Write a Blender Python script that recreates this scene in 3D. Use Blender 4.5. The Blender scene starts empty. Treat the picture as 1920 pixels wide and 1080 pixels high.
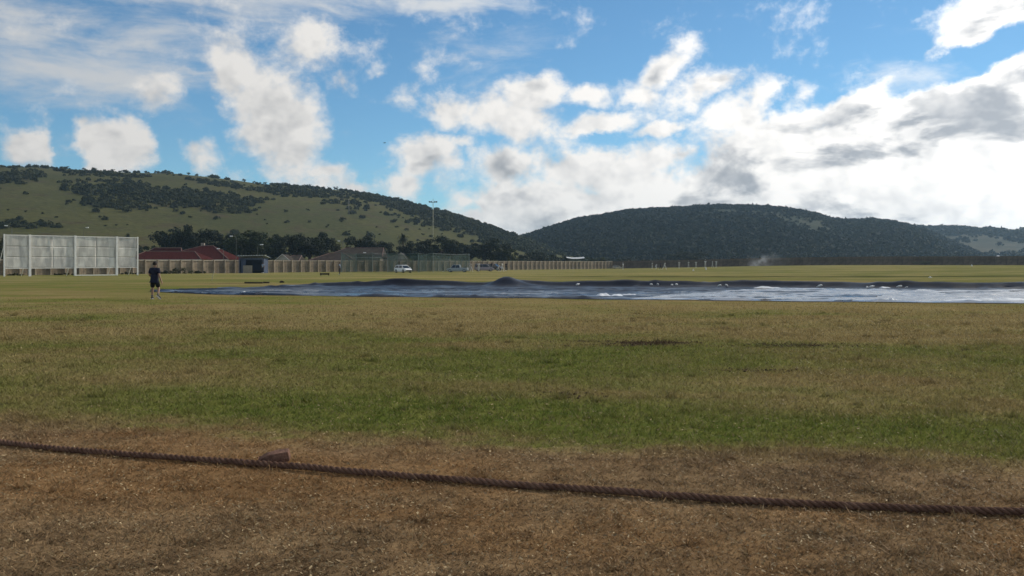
import bpy, bmesh, math, random
import numpy as np
from mathutils import Vector, Matrix, Euler

random.seed(7)
RNG = np.random.default_rng(11)
SC = bpy.context.scene
COL = SC.collection

# ------------------------------------------------------------------ camera
F = 1663.0          # focal length in pixels of the 1920 px wide photograph
HY = 493.5          # eye-level row of the photograph
EYE = 1.6
cam_d = bpy.data.cameras.new('camera')
cam_d.sensor_width = 36.0
cam_d.lens = 36.0 * F / 1920.0
cam_d.shift_y = -(540.0 - HY) / 1920.0
cam_d.clip_start = 0.1
cam_d.clip_end = 9000
cam = bpy.data.objects.new('camera', cam_d)
cam.location = (0, 0, EYE)
cam.rotation_euler = (math.radians(90), 0, 0)
COL.objects.link(cam)
SC.camera = cam

# ------------------------------------------------------------------ exposure
SC.view_settings.view_transform = 'Standard'
SC.view_settings.look = 'None'
SC.view_settings.exposure = 0.0
SC.view_settings.gamma = 1.0
SC.view_settings.use_curve_mapping = False
SC.render.engine = 'CYCLES'
SC.cycles.use_denoising = True
SC.cycles.adaptive_threshold = 0.02
SC.cycles.max_bounces = 4
SC.cycles.diffuse_bounces = 2
SC.cycles.glossy_bounces = 2
SC.cycles.transparent_max_bounces = 12
SC.cycles.volume_bounces = 1

# ------------------------------------------------------------------ sun
SUN_AZ, SUN_EL = math.radians(52), math.radians(32)      # azimuth clockwise from +Y
SUN_DIR = Vector((math.sin(SUN_AZ) * math.cos(SUN_EL), math.cos(SUN_AZ) * math.cos(SUN_EL), math.sin(SUN_EL)))
sun_d = bpy.data.lights.new('sun', 'SUN')
sun_d.energy = 3.2
sun_d.angle = math.radians(0.9)
sun_d.color = (1.0, 0.92, 0.78)
sun = bpy.data.objects.new('sun', sun_d)
sun.rotation_euler = SUN_DIR.to_track_quat('Z', 'Y').to_euler()
sun.location = (60, 40, 60)
COL.objects.link(sun)


# ------------------------------------------------------------------ node helpers
class NT:
    """Small helper for writing node trees."""
    def __init__(self, tree):
        self.t = tree

    def n(self, kind, **kw):
        nd = self.t.nodes.new(kind)
        for k, v in kw.items():
            setattr(nd, k, v)
        return nd

    def put(self, sock, v):
        if isinstance(v, bpy.types.NodeSocket):
            self.t.links.new(v, sock)
        elif isinstance(v, (tuple, list)):
            if sock.type == 'RGBA' and len(v) == 3:
                v = (*v, 1.0)
            sock.default_value = v
        else:
            sock.default_value = v

    def m(self, op, a, b=0.0, c=0.0, clamp=False):
        nd = self.n('ShaderNodeMath', operation=op, use_clamp=clamp)
        self.put(nd.inputs[0], a)
        self.put(nd.inputs[1], b)
        self.put(nd.inputs[2], c)
        return nd.outputs[0]

    def vm(self, op, a, b=(0, 0, 0)):
        nd = self.n('ShaderNodeVectorMath', operation=op)
        self.put(nd.inputs[0], a)
        if op == 'SCALE':
            self.put(nd.inputs['Scale'], b)
        else:
            self.put(nd.inputs[1], b)
        return nd.outputs['Value'] if op in ('DOT_PRODUCT', 'LENGTH') else nd.outputs[0]

    def noise(self, vec, scale, detail=4.0, rough=0.55, dist=0.0, out='Fac'):
        nd = self.n('ShaderNodeTexNoise')
        self.put(nd.inputs['Vector'], vec)
        nd.inputs['Scale'].default_value = scale
        nd.inputs['Detail'].default_value = detail
        nd.inputs['Roughness'].default_value = rough
        nd.inputs['Distortion'].default_value = dist
        return nd.outputs[out]

    def ss(self, v, lo, hi, a=0.0, b=1.0, kind='SMOOTHSTEP'):
        nd = self.n('ShaderNodeMapRange', interpolation_type=kind)
        self.put(nd.inputs[0], v)
        self.put(nd.inputs[1], lo)
        self.put(nd.inputs[2], hi)
        self.put(nd.inputs[3], a)
        self.put(nd.inputs[4], b)
        return nd.outputs[0]

    def mix(self, f, a, b, blend='MIX'):
        nd = self.n('ShaderNodeMix', data_type='RGBA', blend_type=blend)
        self.put(nd.inputs[0], f)
        self.put(nd.inputs[6], a)
        self.put(nd.inputs[7], b)
        return nd.outputs[2]

    def ramp(self, f, stops, interp='LINEAR'):
        nd = self.n('ShaderNodeValToRGB')
        nd.color_ramp.interpolation = interp
        el = nd.color_ramp.elements
        while len(el) < len(stops):
            el.new(0.5)
        for e, (p, c) in zip(el, stops):
            e.position = p
            e.color = (c, c, c, 1) if isinstance(c, (int, float)) else (*c, 1)
        self.put(nd.inputs[0], f)
        return nd.outputs[0]

    def mapping(self, vec, loc=(0, 0, 0), rot=(0, 0, 0), scale=(1, 1, 1), kind='POINT'):
        nd = self.n('ShaderNodeMapping', vector_type=kind)
        self.put(nd.inputs[0], vec)
        nd.inputs[1].default_value = loc
        nd.inputs[2].default_value = rot
        nd.inputs[3].default_value = scale
        return nd.outputs[0]


# ------------------------------------------------------------------ world: clear sky with broken cloud
def build_world():
    w = bpy.data.worlds.new('World')
    SC.world = w
    w.use_nodes = True
    w.cycles.sampling_method = 'MANUAL'
    w.cycles.sample_map_resolution = 512
    t = w.node_tree
    t.nodes.clear()
    g = NT(t)
    out = g.n('ShaderNodeOutputWorld')
    bg = g.n('ShaderNodeBackground')
    STR = 0.1
    bg.inputs['Strength'].default_value = STR
    sky = g.n('ShaderNodeTexSky', sky_type='NISHITA')
    sky.sun_disc = False
    sky.sun_elevation = SUN_EL
    sky.sun_rotation = SUN_AZ
    sky.altitude = 1200
    sky.air_density = 1.0
    sky.dust_density = 0.25
    sky.ozone_density = 2.5
    skyc = g.mix(1.0, sky.outputs[0], (0.66, 0.96, 1.05), 'MULTIPLY')
    d = g.n('ShaderNodeTexCoord').outputs['Generated']

    dv = g.mapping(d, scale=(1.0, 1.0, 1.25))
    w1 = g.vm('SUBTRACT', g.noise(dv, 7.0, 2.0, 0.5, 0.0, 'Color'), (0.5, 0.5, 0.5))
    w2 = g.vm('SUBTRACT', g.noise(dv, 24.0, 5.0, 0.6, 0.0, 'Color'), (0.5, 0.5, 0.5))
    wd = g.vm('ADD', g.vm('ADD', d, g.vm('SCALE', w1, 0.045)), g.vm('SCALE', w2, 0.030))

    def blob(px, py, rx, ry, ang=0.0, vec=wd):
        c = Vector(((px - 960) / F, 1.0, (HY - py) / F)).normalized()
        v = g.mapping(vec, tuple(c), (0, math.radians(ang), 0), (1.6 * rx / F, 0.8, 1.6 * ry / F), 'TEXTURE')
        gr = g.n('ShaderNodeTexGradient', gradient_type='SPHERICAL')
        g.put(gr.inputs[0], v)
        return gr.outputs['Fac']

    # cumulus in view (px, py, half width, half height, tilt, thickness); elsewhere the dome is broken cloud of the same sort
    cum = [
        (425, 150, 45, 75, 20, .85), (510, 222, 95, 72, 35, 1.05), (560, 290, 58, 62, 10, .85),
        (580, 90, 60, 48, -30, .72), (300, 187, 42, 42, 0, .74), (150, 222, 40, 28, 0, .62),
        (208, 270, 68, 52, 0, 1.0), (62, 272, 40, 34, 0, .90), (362, 280, 42, 42, 0, .72),
        (645, 165, 34, 26, 0, .58), (720, 195, 60, 24, -25, .36), (705, 128, 36, 14, -30, .40),
        (785, 300, 60, 40, 0, 1.0), (765, 342, 40, 34, -20, .85), (855, 275, 34, 12, 0, .5),
        (990, 185, 65, 42, -25, .95), (960, 235, 85, 40, 10, .95), (845, 210, 50, 30, 0, .80),
        (1098, 185, 48, 24, 0, .80), (1235, 145, 78, 28, -38, .80), (1205, 180, 40, 28, 20, .8), (1340, 165, 72, 30, -25, .84),
        (1130, 245, 75, 20, -8, .85), (1240, 252, 75, 12, -10, .72), (1518, 168, 52, 26, -35, .84),
        (1425, 178, 50, 42, -20, .84), (1390, 215, 60, 36, -20, .9),
        (945, 318, 62, 46, 0, 1.0), (955, 375, 85, 40, 0, 1.0), (1130, 322, 150, 48, 0, 1.0), (1230, 385, 330, 75, 0, 1.15),
        (1500, 300, 270, 85, -14, 1.25), (1620, 205, 110, 55, -14, 1.05), (1760, 285, 290, 120, -16, 1.4),
        (1890, 190, 130, 75, -25, 1.3), (1835, 40, 95, 44, -25, 1.05), (1740, 98, 70, 14, -22, .66), (1925, 20, 70, 50, 0, 1.0),
        (1500, 400, 430, 50, 0, 1.1), (1800, 395, 320, 80, 0, 1.2), (1040, 418, 190, 36, 0, 1.0),
        (620, 328, 46, 24, 0, .76), (675, 350, 60, 24, 8, .76), (600, 350, 70, 20, 8, .6), (865, 385, 26, 14, 0, .6), (880, 420, 60, 26, 20, .8), (1000, 440, 260, 34, 0, 1.0), (900, 395, 40, 22, 30, .7), (1250, 300, 120, 26, -8, .8),
    ]
    field = g.m('ADD', 0.0, 0.0)
    for px, py, rx, ry, ang, s in cum:
        b_ = g.m('MULTIPLY', blob(px, py, rx, ry, ang), s)
        field = g.m('SMOOTH_MAX', field, b_, 0.08)
    for px, py, rx, ry, ang, s in ((1790, 122, 120, 17, -22, .9), (1620, 125, 130, 26, -22, .8), (1090, 285, 60, 14, -15, .5), (700, 250, 50, 80, 0, .4), (125, 275, 16, 60, 0, .7), (310, 270, 20, 60, 0, .5), (370, 205, 40, 60, 0, .5)):
        field = g.m('SUBTRACT', field, g.m('MULTIPLY', blob(px, py, rx, ry, ang), s))
    glob = g.ss(g.noise(dv, 2.6, 3.0, 0.5), 0.42, 0.68)
    inview = g.m('MULTIPLY', blob(960, 230, 1500, 420, 0, d), 3.0, clamp=True)
    field = g.m('MAXIMUM', field, g.m('MULTIPLY', glob, g.m('SUBTRACT', 1.0, inview)))
    dw = g.vm('ADD', dv, g.vm('SCALE', w1, 0.03))

    def fbm(vec, detail):
        return g.noise(vec, 19.0, detail, 0.63)

    n1 = fbm(dw, 9.0)
    den = g.m('MULTIPLY_ADD', g.m('SUBTRACT', n1, 0.5), 1.65, field)
    lit = g.m('SUBTRACT', fbm(dw, 3.0), fbm(g.vm('ADD', dw, (0.016, 0.0, 0.020)), 3.0))
    billow = g.noise(dw, 34.0, 6.0, 0.55)
    broad = g.noise(g.mapping(d, rot=(0, math.radians(-24), 0), scale=(1.0, 1.0, 2.3)), 8.5, 5.0, 0.55, 0.3)
    alpha = g.ss(den, 0.08, 0.62)
    # thin high streaks
    sv = g.mapping(d, rot=(0, math.radians(-6), 0), scale=(1.0, 1.0, 4.0))
    st = g.noise(sv, 6.0, 9.0, 0.62, 0.3)
    streak = [(50, 105, 200, 72, 0, .9), (430, -5, 320, 46, 4, 1.0), (800, 8, 200, 26, -3, .9), (330, 60, 180, 60, 0, .6),
              (60, 20, 300, 40, 0, .7), (520, 60, 160, 40, 0, .6), (350, 135, 60, 10, 6, .5), (440, 90, 90, 40, 30, .5), (250, 70, 160, 30, -6, .8), (620, 20, 150, 26, 4, .9)]
    sf = g.m('ADD', 0.0, 0.0)
    for px, py, rx, ry, ang, s in streak:
        sf = g.m('SMOOTH_MAX', sf, g.m('MULTIPLY', blob(px, py, rx, ry, ang), s), 0.1)
    st = g.m('MULTIPLY_ADD', g.m('SUBTRACT', st, 0.5), 2.3, sf)
    salpha = g.m('MULTIPLY', g.ss(st, 0.12, 0.95), 0.95)
    # brightness grows towards the sun (forward scattering)
    cosang = g.vm('DOT_PRODUCT', d, tuple(SUN_DIR))
    fwd = g.m('POWER', g.m('MAXIMUM', cosang, 0.0), 3.0)
    shade = g.m('MULTIPLY_ADD', lit, 0.9, 0.94)
    shade = g.m('MULTIPLY_ADD', g.m('SUBTRACT', billow, 0.5), 0.30, shade)
    thick = g.ss(field, 0.45, 0.95)
    sidefade = g.ss(cosang, 0.35, 0.75, 0.30, 1.0)
    dark = g.m('MULTIPLY', g.m('MULTIPLY', g.ss(broad, 0.48, 0.62), thick), sidefade)
    shade = g.m('MULTIPLY_ADD', dark, -0.60, shade)
    shade = g.ss(shade, 0.30, 1.00, 0.0, 1.0, 'LINEAR')
    ccol = g.mix(shade, (0.31, 0.33, 0.36), (0.88, 0.855, 0.82))
    gain = g.m('MULTIPLY_ADD', fwd, 1.10, 0.84)
    ccol = g.vm('SCALE', ccol, g.m('MULTIPLY', gain, 1.0 / STR))
    scol = g.vm('SCALE', (0.66, 0.68, 0.70), g.m('MULTIPLY', gain, 1.0 / STR))
    col = g.mix(salpha, skyc, scol)
    col = g.mix(alpha, col, ccol)
    g.put(bg.inputs['Color'], col)
    t.links.new(bg.outputs[0], out.inputs['Surface'])


build_world()


# ------------------------------------------------------------------ general helpers
def px2(px, dist):
    """World x of a column of the photograph at a depth."""
    return (px - 960.0) / F * dist


def pz(py, dist):
    return EYE + (HY - py) / F * dist


def sstep(a, b, v):
    t = np.clip((np.asarray(v, float) - a) / (b - a), 0, 1)
    return t * t * (3 - 2 * t)


def _hash(ix, iy, seed):
    h = (ix.astype(np.int64) * 374761393 + iy.astype(np.int64) * 668265263 + seed * 144665) & 0x7fffffff
    h = ((h ^ (h >> 13)) * 1274126177) & 0x7fffffff
    return ((h ^ (h >> 16)) & 0xffff) / 65535.0


def vnoise(x, y, seed=0):
    x = np.asarray(x, float)
    y = np.asarray(y, float)
    ix, iy = np.floor(x), np.floor(y)
    fx, fy = x - ix, y - iy
    fx, fy = fx * fx * (3 - 2 * fx), fy * fy * (3 - 2 * fy)
    a, b = _hash(ix, iy, seed), _hash(ix + 1, iy, seed)
    c, d = _hash(ix, iy + 1, seed), _hash(ix + 1, iy + 1, seed)
    return (a * (1 - fx) + b * fx) * (1 - fy) + (c * (1 - fx) + d * fx) * fy


def fbm2(x, y, seed=0, octaves=4):
    v, amp, tot = 0.0, 1.0, 0.0
    for i in range(octaves):
        v = v + amp * vnoise(np.asarray(x) * 2 ** i, np.asarray(y) * 2 ** i, seed + i * 17)
        tot += amp
        amp *= 0.5
    return v / tot - 0.5


def ground_z(x, y):
    """Height of the field: level near the camera, rising a little towards the far right."""
    x = np.asarray(x, float)
    y = np.asarray(y, float)
    z = 1.15 * sstep(18, 88, x) * sstep(70, 205, y)
    z = z + 0.05 * fbm2(x / 14.0, y / 14.0, 3, 3) * sstep(10, 30, y)
    z = z + 0.02 * fbm2(x / 1.7, y / 1.7, 5, 2) * (1 - sstep(20, 60, y))
    # low bank across the outfield
    z = z + 0.10 * np.exp(-((y - (107 + 2.0 * fbm2(x / 25.0, x * 0, 9, 2))) / 1.2) ** 2) * sstep(4, 12, x) * (1 - sstep(60, 75, x))
    return z


def gz(x, y):
    return float(ground_z(x, y))


def mesh_np(name, V, faces=None, tris=None, quads=None):
    me = bpy.data.meshes.new(name)
    if faces is not None:
        me.from_pydata([tuple(v) for v in V], [], faces)
    else:
        arr = tris if tris is not None else quads
        k = arr.shape[1]
        me.vertices.add(len(V))
        me.vertices.foreach_set('co', np.asarray(V, np.float32).ravel())
        me.loops.add(arr.size)
        me.loops.foreach_set('vertex_index', arr.astype(np.int32).ravel())
        me.polygons.add(len(arr))
        me.polygons.foreach_set('loop_start', np.arange(0, arr.size, k, dtype=np.int32))
        me.polygons.foreach_set('loop_total', np.full(len(arr), k, np.int32))
        me.update(calc_edges=True)
    return me


def link(name, me, mat=None, parent=None, loc=(0, 0, 0), rot=(0, 0, 0), scale=(1, 1, 1), smooth=False):
    if mat is not None and len(me.materials) == 0:
        me.materials.append(mat)
    if smooth:
        me.polygons.foreach_set('use_smooth', np.ones(len(me.polygons), bool))
    o = bpy.data.objects.new(name, me)
    COL.objects.link(o)
    o.location = loc
    o.rotation_euler = rot
    o.scale = scale
    if parent is not None:
        o.parent = parent
    return o


def empty(name, loc, rz=0.0, label=None, cat=None, group=None):
    o = bpy.data.objects.new(name, None)
    COL.objects.link(o)
    o.location = loc
    o.rotation_euler = (0, 0, rz)
    o.empty_display_size = 0.3
    tag(o, label, cat, group)
    return o


def tag(o, label=None, cat=None, group=None, kind=None):
    if label:
        o['label'] = label
    if cat:
        o['category'] = cat
    if group:
        o['group'] = group
    if kind:
        o['kind'] = kind
    return o


def copy_tree(o, parent=None):
    c = o.copy()
    COL.objects.link(c)
    c.parent = parent
    for ch in list(o.children):
        copy_tree(ch, c)
    return c


class MB:
    """Collects simple solids into one mesh."""
    def __init__(self):
        self.v, self.f = [], []

    def add(self, vs, fs):
        k = len(self.v)
        self.v += [tuple(v) for v in vs]
        self.f += [tuple(i + k for i in f) for f in fs]
        return self

    def box(self, c, s, rot=None):
        hx, hy, hz = s[0] / 2, s[1] / 2, s[2] / 2
        pts = [Vector((x, y, z)) for z in (-hz, hz) for y in (-hy, hy) for x in (-hx, hx)]
        if rot is not None:
            m = Euler(rot).to_matrix()
            pts = [m @ p for p in pts]
        pts = [p + Vector(c) for p in pts]
        return self.add(pts, [(0, 2, 3, 1), (4, 5, 7, 6), (0, 1, 5, 4), (2, 6, 7, 3), (0, 4, 6, 2), (1, 3, 7, 5)])

    def tube(self, pts, radii, n=8, cap=True):
        pts = [Vector(p) for p in pts]
        if not hasattr(radii, '__len__'):
            radii = [radii] * len(pts)
        rings = []
        for i, p in enumerate(pts):
            t = (pts[min(i + 1, len(pts) - 1)] - pts[max(i - 1, 0)]).normalized()
            a = Vector((0, 0, 1)) if abs(t.z) < 0.9 else Vector((1, 0, 0))
            u = t.cross(a).normalized()
            w = t.cross(u)
            rings.append([p + (u * math.cos(q) + w * math.sin(q)) * radii[i] for q in [2 * math.pi * k / n for k in range(n)]])
        fs = []
        for i in range(len(pts) - 1):
            for k in range(n):
                a, b = i * n + k, i * n + (k + 1) % n
                fs.append((a, b, b + n, a + n))
        if cap:
            fs.append(tuple(range(n))[::-1])
            fs.append(tuple((len(pts) - 1) * n + k for k in range(n)))
        return self.add([v for r in rings for v in r], fs)

    def loft(self, sections, closed=True, cap=True):
        n = len(sections[0])
        fs = []
        for i in range(len(sections) - 1):
            for k in range(n if closed else n - 1):
                a, b = i * n + k, i * n + (k + 1) % n
                fs.append((a, b, b + n, a + n))
        if cap:
            fs.append(tuple(range(n))[::-1])
            fs.append(tuple((len(sections) - 1) * n + k for k in range(n)))
        return self.add([v for s in sections for v in s], fs)

    def mesh(self, name):
        me = bpy.data.meshes.new(name)
        me.from_pydata(self.v, [], self.f)
        bm = bmesh.new()
        bm.from_mesh(me)
        bmesh.ops.recalc_face_normals(bm, faces=bm.faces)
        bm.to_mesh(me)
        bm.free()
        return me

    def build(self, name, mat, parent=None, loc=(0, 0, 0), rot=(0, 0, 0), bevel=0.0, smooth=False):
        me = self.mesh(name)
        if bevel:
            bm = bmesh.new()
            bm.from_mesh(me)
            bmesh.ops.bevel(bm, geom=list(bm.edges), offset=bevel, segments=2, affect='EDGES', profile=0.6)
            bm.to_mesh(me)
            bm.free()
        return link(name, me, mat, parent, loc, rot, smooth=smooth)


# ------------------------------------------------------------------ materials
MATS = {}


def mat(name, col, rough=0.7, spec=0.3, var=0.0, scale=4.0, bump=0.0, bscale=30.0, metal=0.0, col2=None, stretch=(1, 1, 1), transl=0.0, island=0.0, each=0.0):
    """Procedural material: base colour with noise variation, optional bump, translucency and per-piece variation."""
    if name in MATS:
        return MATS[name]
    m = bpy.data.materials.new(name)
    m.use_nodes = True
    t = m.node_tree
    g = NT(t)
    b = t.nodes['Principled BSDF']
    b.inputs['Roughness'].default_value = rough
    b.inputs['Specular IOR Level'].default_value = spec
    b.inputs['Metallic'].default_value = metal
    tc = g.n('ShaderNodeTexCoord').outputs['Object']
    v = g.mapping(tc, scale=stretch)
    c2 = col2 if col2 is not None else tuple(min(1, c * (1 + var)) for c in col)
    c1 = col if col2 is not None else tuple(c * (1 - var) for c in col)
    f = g.ss(g.noise(v, scale, 6.0, 0.62), 0.34, 0.66)
    c = g.mix(f, c1, c2)
    if island:
        gi = g.n('ShaderNodeNewGeometry')
        c = g.vm('SCALE', c, g.ss(gi.outputs['Random Per Island'], 0, 1, 1 - island, 1 + island, 'LINEAR'))
    if each:
        c = g.vm('SCALE', c, g.ss(g.n('ShaderNodeObjectInfo').outputs['Random'], 0, 1, 1 - each, 1 + each, 'LINEAR'))
    g.put(b.inputs['Base Color'], c)
    if bump:
        bn = g.n('ShaderNodeBump')
        bn.inputs['Strength'].default_value = bump
        bn.inputs['Distance'].default_value = 0.02
        g.put(bn.inputs['Height'], g.noise(v, bscale, 5.0, 0.6))
        t.links.new(bn.outputs[0], b.inputs['Normal'])
    if transl:
        tr = g.n('ShaderNodeBsdfTranslucent')
        g.put(tr.inputs[0], c)
        mx = g.n('ShaderNodeMixShader')
        mx.inputs[0].default_value = transl
        t.links.new(b.outputs[0], mx.inputs[1])
        t.links.new(tr.outputs[0], mx.inputs[2])
        t.links.new(mx.outputs[0], t.nodes['Material Output'].inputs['Surface'])
    MATS[name] = m
    return m


def ground_colour_group():
    """Turf colour by position on the ground: bands and patches of green and dry grass, bare soil."""
    gt = bpy.data.node_groups.new('turf_colour', 'ShaderNodeTree')
    gt.interface.new_socket('Color', in_out='OUTPUT', socket_type='NodeSocketColor')
    gt.interface.new_socket('Green', in_out='OUTPUT', socket_type='NodeSocketFloat')
    g = NT(gt)
    go = g.n('NodeGroupOutput')
    pos = g.n('ShaderNodeNewGeometry').outputs['Position']
    sep = g.n('ShaderNodeSeparateXYZ')
    g.put(sep.inputs[0], pos)
    x, y = sep.outputs[0], sep.outputs[1]
    flat = g.n('ShaderNodeCombineXYZ')
    g.put(flat.inputs[0], x)
    g.put(flat.inputs[1], y)
    P = flat.outputs[0]
    n_big = g.noise(g.mapping(P, scale=(0.55, 1, 1)), 0.10, 4.0, 0.55)
    n_pat = g.noise(g.mapping(P, (7, 3, 0), scale=(0.7, 1, 1)), 0.24, 5.0, 0.6)
    n_mid = g.noise(g.mapping(P, scale=(0.6, 1, 1)), 0.50, 6.0, 0.62)
    n_fine = g.noise(P, 2.6, 6.0, 0.68)
    n_grit = g.noise(P, 16.0, 4.0, 0.7)
    # dry verge outside the rope, then turf
    s = g.m('MULTIPLY_ADD', x, 0.21, y)
    s = g.m('ADD', s, g.m('MULTIPLY', g.m('SUBTRACT', n_mid, 0.5), 1.8))
    s = g.m('ADD', s, g.m('MULTIPLY', g.m('SUBTRACT', n_fine, 0.5), 1.1))
    f = g.ss(s, 0.0, 80.0, 0.0, 1.0, 'LINEAR')
    band = g.ramp(f, [(0.0, 0.04), (7.35 / 80, 0.06), (8.4 / 80, 0.93), (9.8 / 80, 0.86), (11.2 / 80, 0.54), (12.6 / 80, 0.56), (14.4 / 80, 0.68), (16.4 / 80, 0.58),
                      (18.5 / 80, 0.44), (21.0 / 80, 0.30), (25.0 / 80, 0.20), (38.0 / 80, 0.26), (52.0 / 80, 0.44), (70.0 / 80, 0.40), (1.0, 0.42)])
    gr = g.m('ADD', band, g.m('MULTIPLY', g.m('SUBTRACT', n_big, 0.5), 1.7))
    gr = g.m('ADD', gr, g.m('MULTIPLY', g.m('SUBTRACT', n_mid, 0.5), 1.5))
    gr = g.m('ADD', gr, g.m('MULTIPLY', g.m('SUBTRACT', n_pat, 0.5), 2.0))
    far = g.noise(g.mapping(P, scale=(0.25, 1, 1)), 0.085, 5.0, 0.6)
    gr = g.m('ADD', gr, g.m('MULTIPLY', g.m('MULTIPLY', g.m('SUBTRACT', far, 0.5), g.ss(y, 45, 75)), 3.2))
    gr = g.m('ADD', gr, g.m('MULTIPLY', g.m('SUBTRACT', n_fine, 0.5), 1.0))
    # keep the verge dry
    verge = g.ss(s, 7.3, 8.3, 1.0, 0.0)
    gr = g.m('MULTIPLY', gr, g.m('SUBTRACT', 1.0, g.m('MULTIPLY', verge, 0.93)))
    # greener on the far left and far right of the outfield
    gr = g.m('ADD', gr, g.m('MULTIPLY', g.ss(x, 6.0, 40.0), 0.22))
    gr = g.m('ADD', gr, g.m('MULTIPLY', g.m('MULTIPLY', g.ss(x, -4.0, -12.0), g.ss(y, 22, 34)), 0.25))
    gr = g.ss(gr, 0.05, 1.0)
    dry = g.mix(g.ss(n_mid, 0.35, 0.65), (0.210, 0.158, 0.068), (0.262, 0.205, 0.090))
    dry = g.mix(g.m('MULTIPLY', g.ss(y, 55, 110), 0.8), dry, (0.265, 0.225, 0.092))
    grn = g.mix(g.ss(n_fine, 0.35, 0.65), (0.090, 0.114, 0.023), (0.152, 0.156, 0.041))
    grn = g.mix(g.m('MULTIPLY', g.ss(y, 40, 100), 0.85), grn, (0.165, 0.162, 0.055))
    vd = g.mix(g.ss(g.m('ADD', g.m('MULTIPLY', n_mid, .5), g.m('MULTIPLY', n_fine, .5)), 0.38, 0.60), (0.134, 0.088, 0.049), (0.265, 0.178, 0.095))
    vd = g.mix(g.m('MULTIPLY', g.ss(n_pat, 0.46, 0.60), 0.5), vd, (0.280, 0.152, 0.061))
    dry = g.mix(verge, dry, vd)
    c = g.mix(gr, dry, grn)
    # bare scuffed soil
    bare = g.m('ADD', 0.0, 0.0)
    for bx, by, rx, ry, st in ((0.75, 10.75, 0.75, 0.5, 0.55), (2.8, 17.7, 1.5, 0.75, 1.2), (2.1, 17.2, 2.0, 0.5, .6), (5.4, 17.2, 2.3, 0.9, .75),
                               (3.7, 13.2, 0.9, 0.35, .7), (1.6, 18.2, 1.2, 0.5, .6), (-22.5, 70.5, 4.0, 0.9, 1.2)):
        v = g.mapping(P, (bx, by, 0), (0, 0, 0), (rx, ry, 1), 'TEXTURE')
        gr_ = g.n('ShaderNodeTexGradient', gradient_type='SPHERICAL')
        g.put(gr_.inputs[0], v)
        bare = g.m('MAXIMUM', bare, g.m('MULTIPLY', gr_.outputs['Fac'], st))
    n_crumb = g.noise(g.mapping(P, scale=(.6, 1, 1)), 5.5, 5.0, 0.7)
    bare = g.ss(g.m('ADD', bare, g.m('ADD', g.m('MULTIPLY', g.m('SUBTRACT', n_fine, 0.5), 1.6), g.m('MULTIPLY', g.m('SUBTRACT', n_crumb, 0.5), 2.0))), 0.42, 0.72)
    c = g.mix(bare, c, (0.060, 0.040, 0.026))
    # shade of a low grass ridge, painted into the turf as a dark line
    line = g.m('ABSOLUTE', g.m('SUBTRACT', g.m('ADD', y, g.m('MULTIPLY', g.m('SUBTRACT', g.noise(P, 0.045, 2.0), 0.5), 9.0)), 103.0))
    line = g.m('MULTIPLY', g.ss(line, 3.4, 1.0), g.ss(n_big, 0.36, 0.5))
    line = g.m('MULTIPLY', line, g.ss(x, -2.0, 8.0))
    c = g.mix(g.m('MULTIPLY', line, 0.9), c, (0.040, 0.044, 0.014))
    # grain
    c = g.vm('SCALE', c, g.ss(n_grit, 0.25, 0.75, 0.66, 1.34, 'LINEAR'))
    g.put(go.inputs[0], c)
    g.put(go.inputs[1], gr)
    return gt


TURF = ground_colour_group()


def turf_material(name, gain=1.0, rough=0.85, blades=False):
    m = bpy.data.materials.new(name)
    m.use_nodes = True
    t = m.node_tree
    g = NT(t)
    b = t.nodes['Principled BSDF']
    b.inputs['Roughness'].default_value = rough
    b.inputs['Specular IOR Level'].default_value = 0.0 if not blades else 0.04
    gn = g.n('ShaderNodeGroup')
    gn.node_tree = TURF
    c = g.vm('SCALE', gn.outputs[0], gain)
    geo = g.n('ShaderNodeNewGeometry')
    if blades:
        r = geo.outputs['Random Per Island']
        c = g.vm('SCALE', c, g.ss(r, 0.0, 1.0, 0.65, 1.35, 'LINEAR'))
        # bleached blades
        pale = g.m('GREATER_THAN', g.m('FRACT', g.m('MULTIPLY', r, 37.0)), 0.86)
        c = g.mix(g.m('MULTIPLY', pale, 0.65), c, (0.30, 0.23, 0.12))
        tr = g.n('ShaderNodeBsdfTranslucent')
        g.put(tr.inputs[0], c)
        mx = g.n('ShaderNodeMixShader')
        mx.inputs[0].default_value = 0.30
        t.links.new(b.outputs[0], mx.inputs[1])
        t.links.new(tr.outputs[0], mx.inputs[2])
        t.links.new(mx.outputs[0], t.nodes['Material Output'].inputs['Surface'])
    else:
        bn = g.n('ShaderNodeBump')
        bn.inputs['Strength'].default_value = 0.75
        bn.inputs['Distance'].default_value = 0.05
        pos = geo.outputs['Position']
        h = g.m('ADD', g.noise(pos, 5.0, 8.0, 0.72), g.m('MULTIPLY', g.noise(pos, 0.9, 4.0, 0.6), 0.8))
        g.put(bn.inputs['Height'], h)
        t.links.new(bn.outputs[0], b.inputs['Normal'])
    g.put(b.inputs['Base Color'], c)
    return m


# ------------------------------------------------------------------ ground sheet
def build_ground():
    def axis(n, near, far, lo):
        t = np.linspace(-1, 1, n)
        return np.sign(t) * (np.expm1(np.abs(t) * math.log(far / near + 1)) * near)
    xs = axis(301, 6.0, 3000.0, 0)
    ys = np.concatenate([np.linspace(-300, -6, 12), np.linspace(-4, 30, 120), 30 + np.expm1(np.linspace(0.02, 1, 190) * math.log(3000 / 40.0 + 1)) * 40.0])
    X, Y = np.meshgrid(xs, ys)
    Z = ground_z(X, Y)
    V = np.stack([X, Y, Z], -1).reshape(-1, 3)
    nx, ny = len(xs), len(ys)
    i = np.arange(ny - 1)[:, None] * nx + np.arange(nx - 1)[None, :]
    Q = np.stack([i, i + 1, i + nx + 1, i + nx], -1).reshape(-1, 4)
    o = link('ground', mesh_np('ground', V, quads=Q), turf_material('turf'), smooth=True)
    tag(o, 'dry mown cricket field with green and straw coloured bands', kind='structure')


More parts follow.
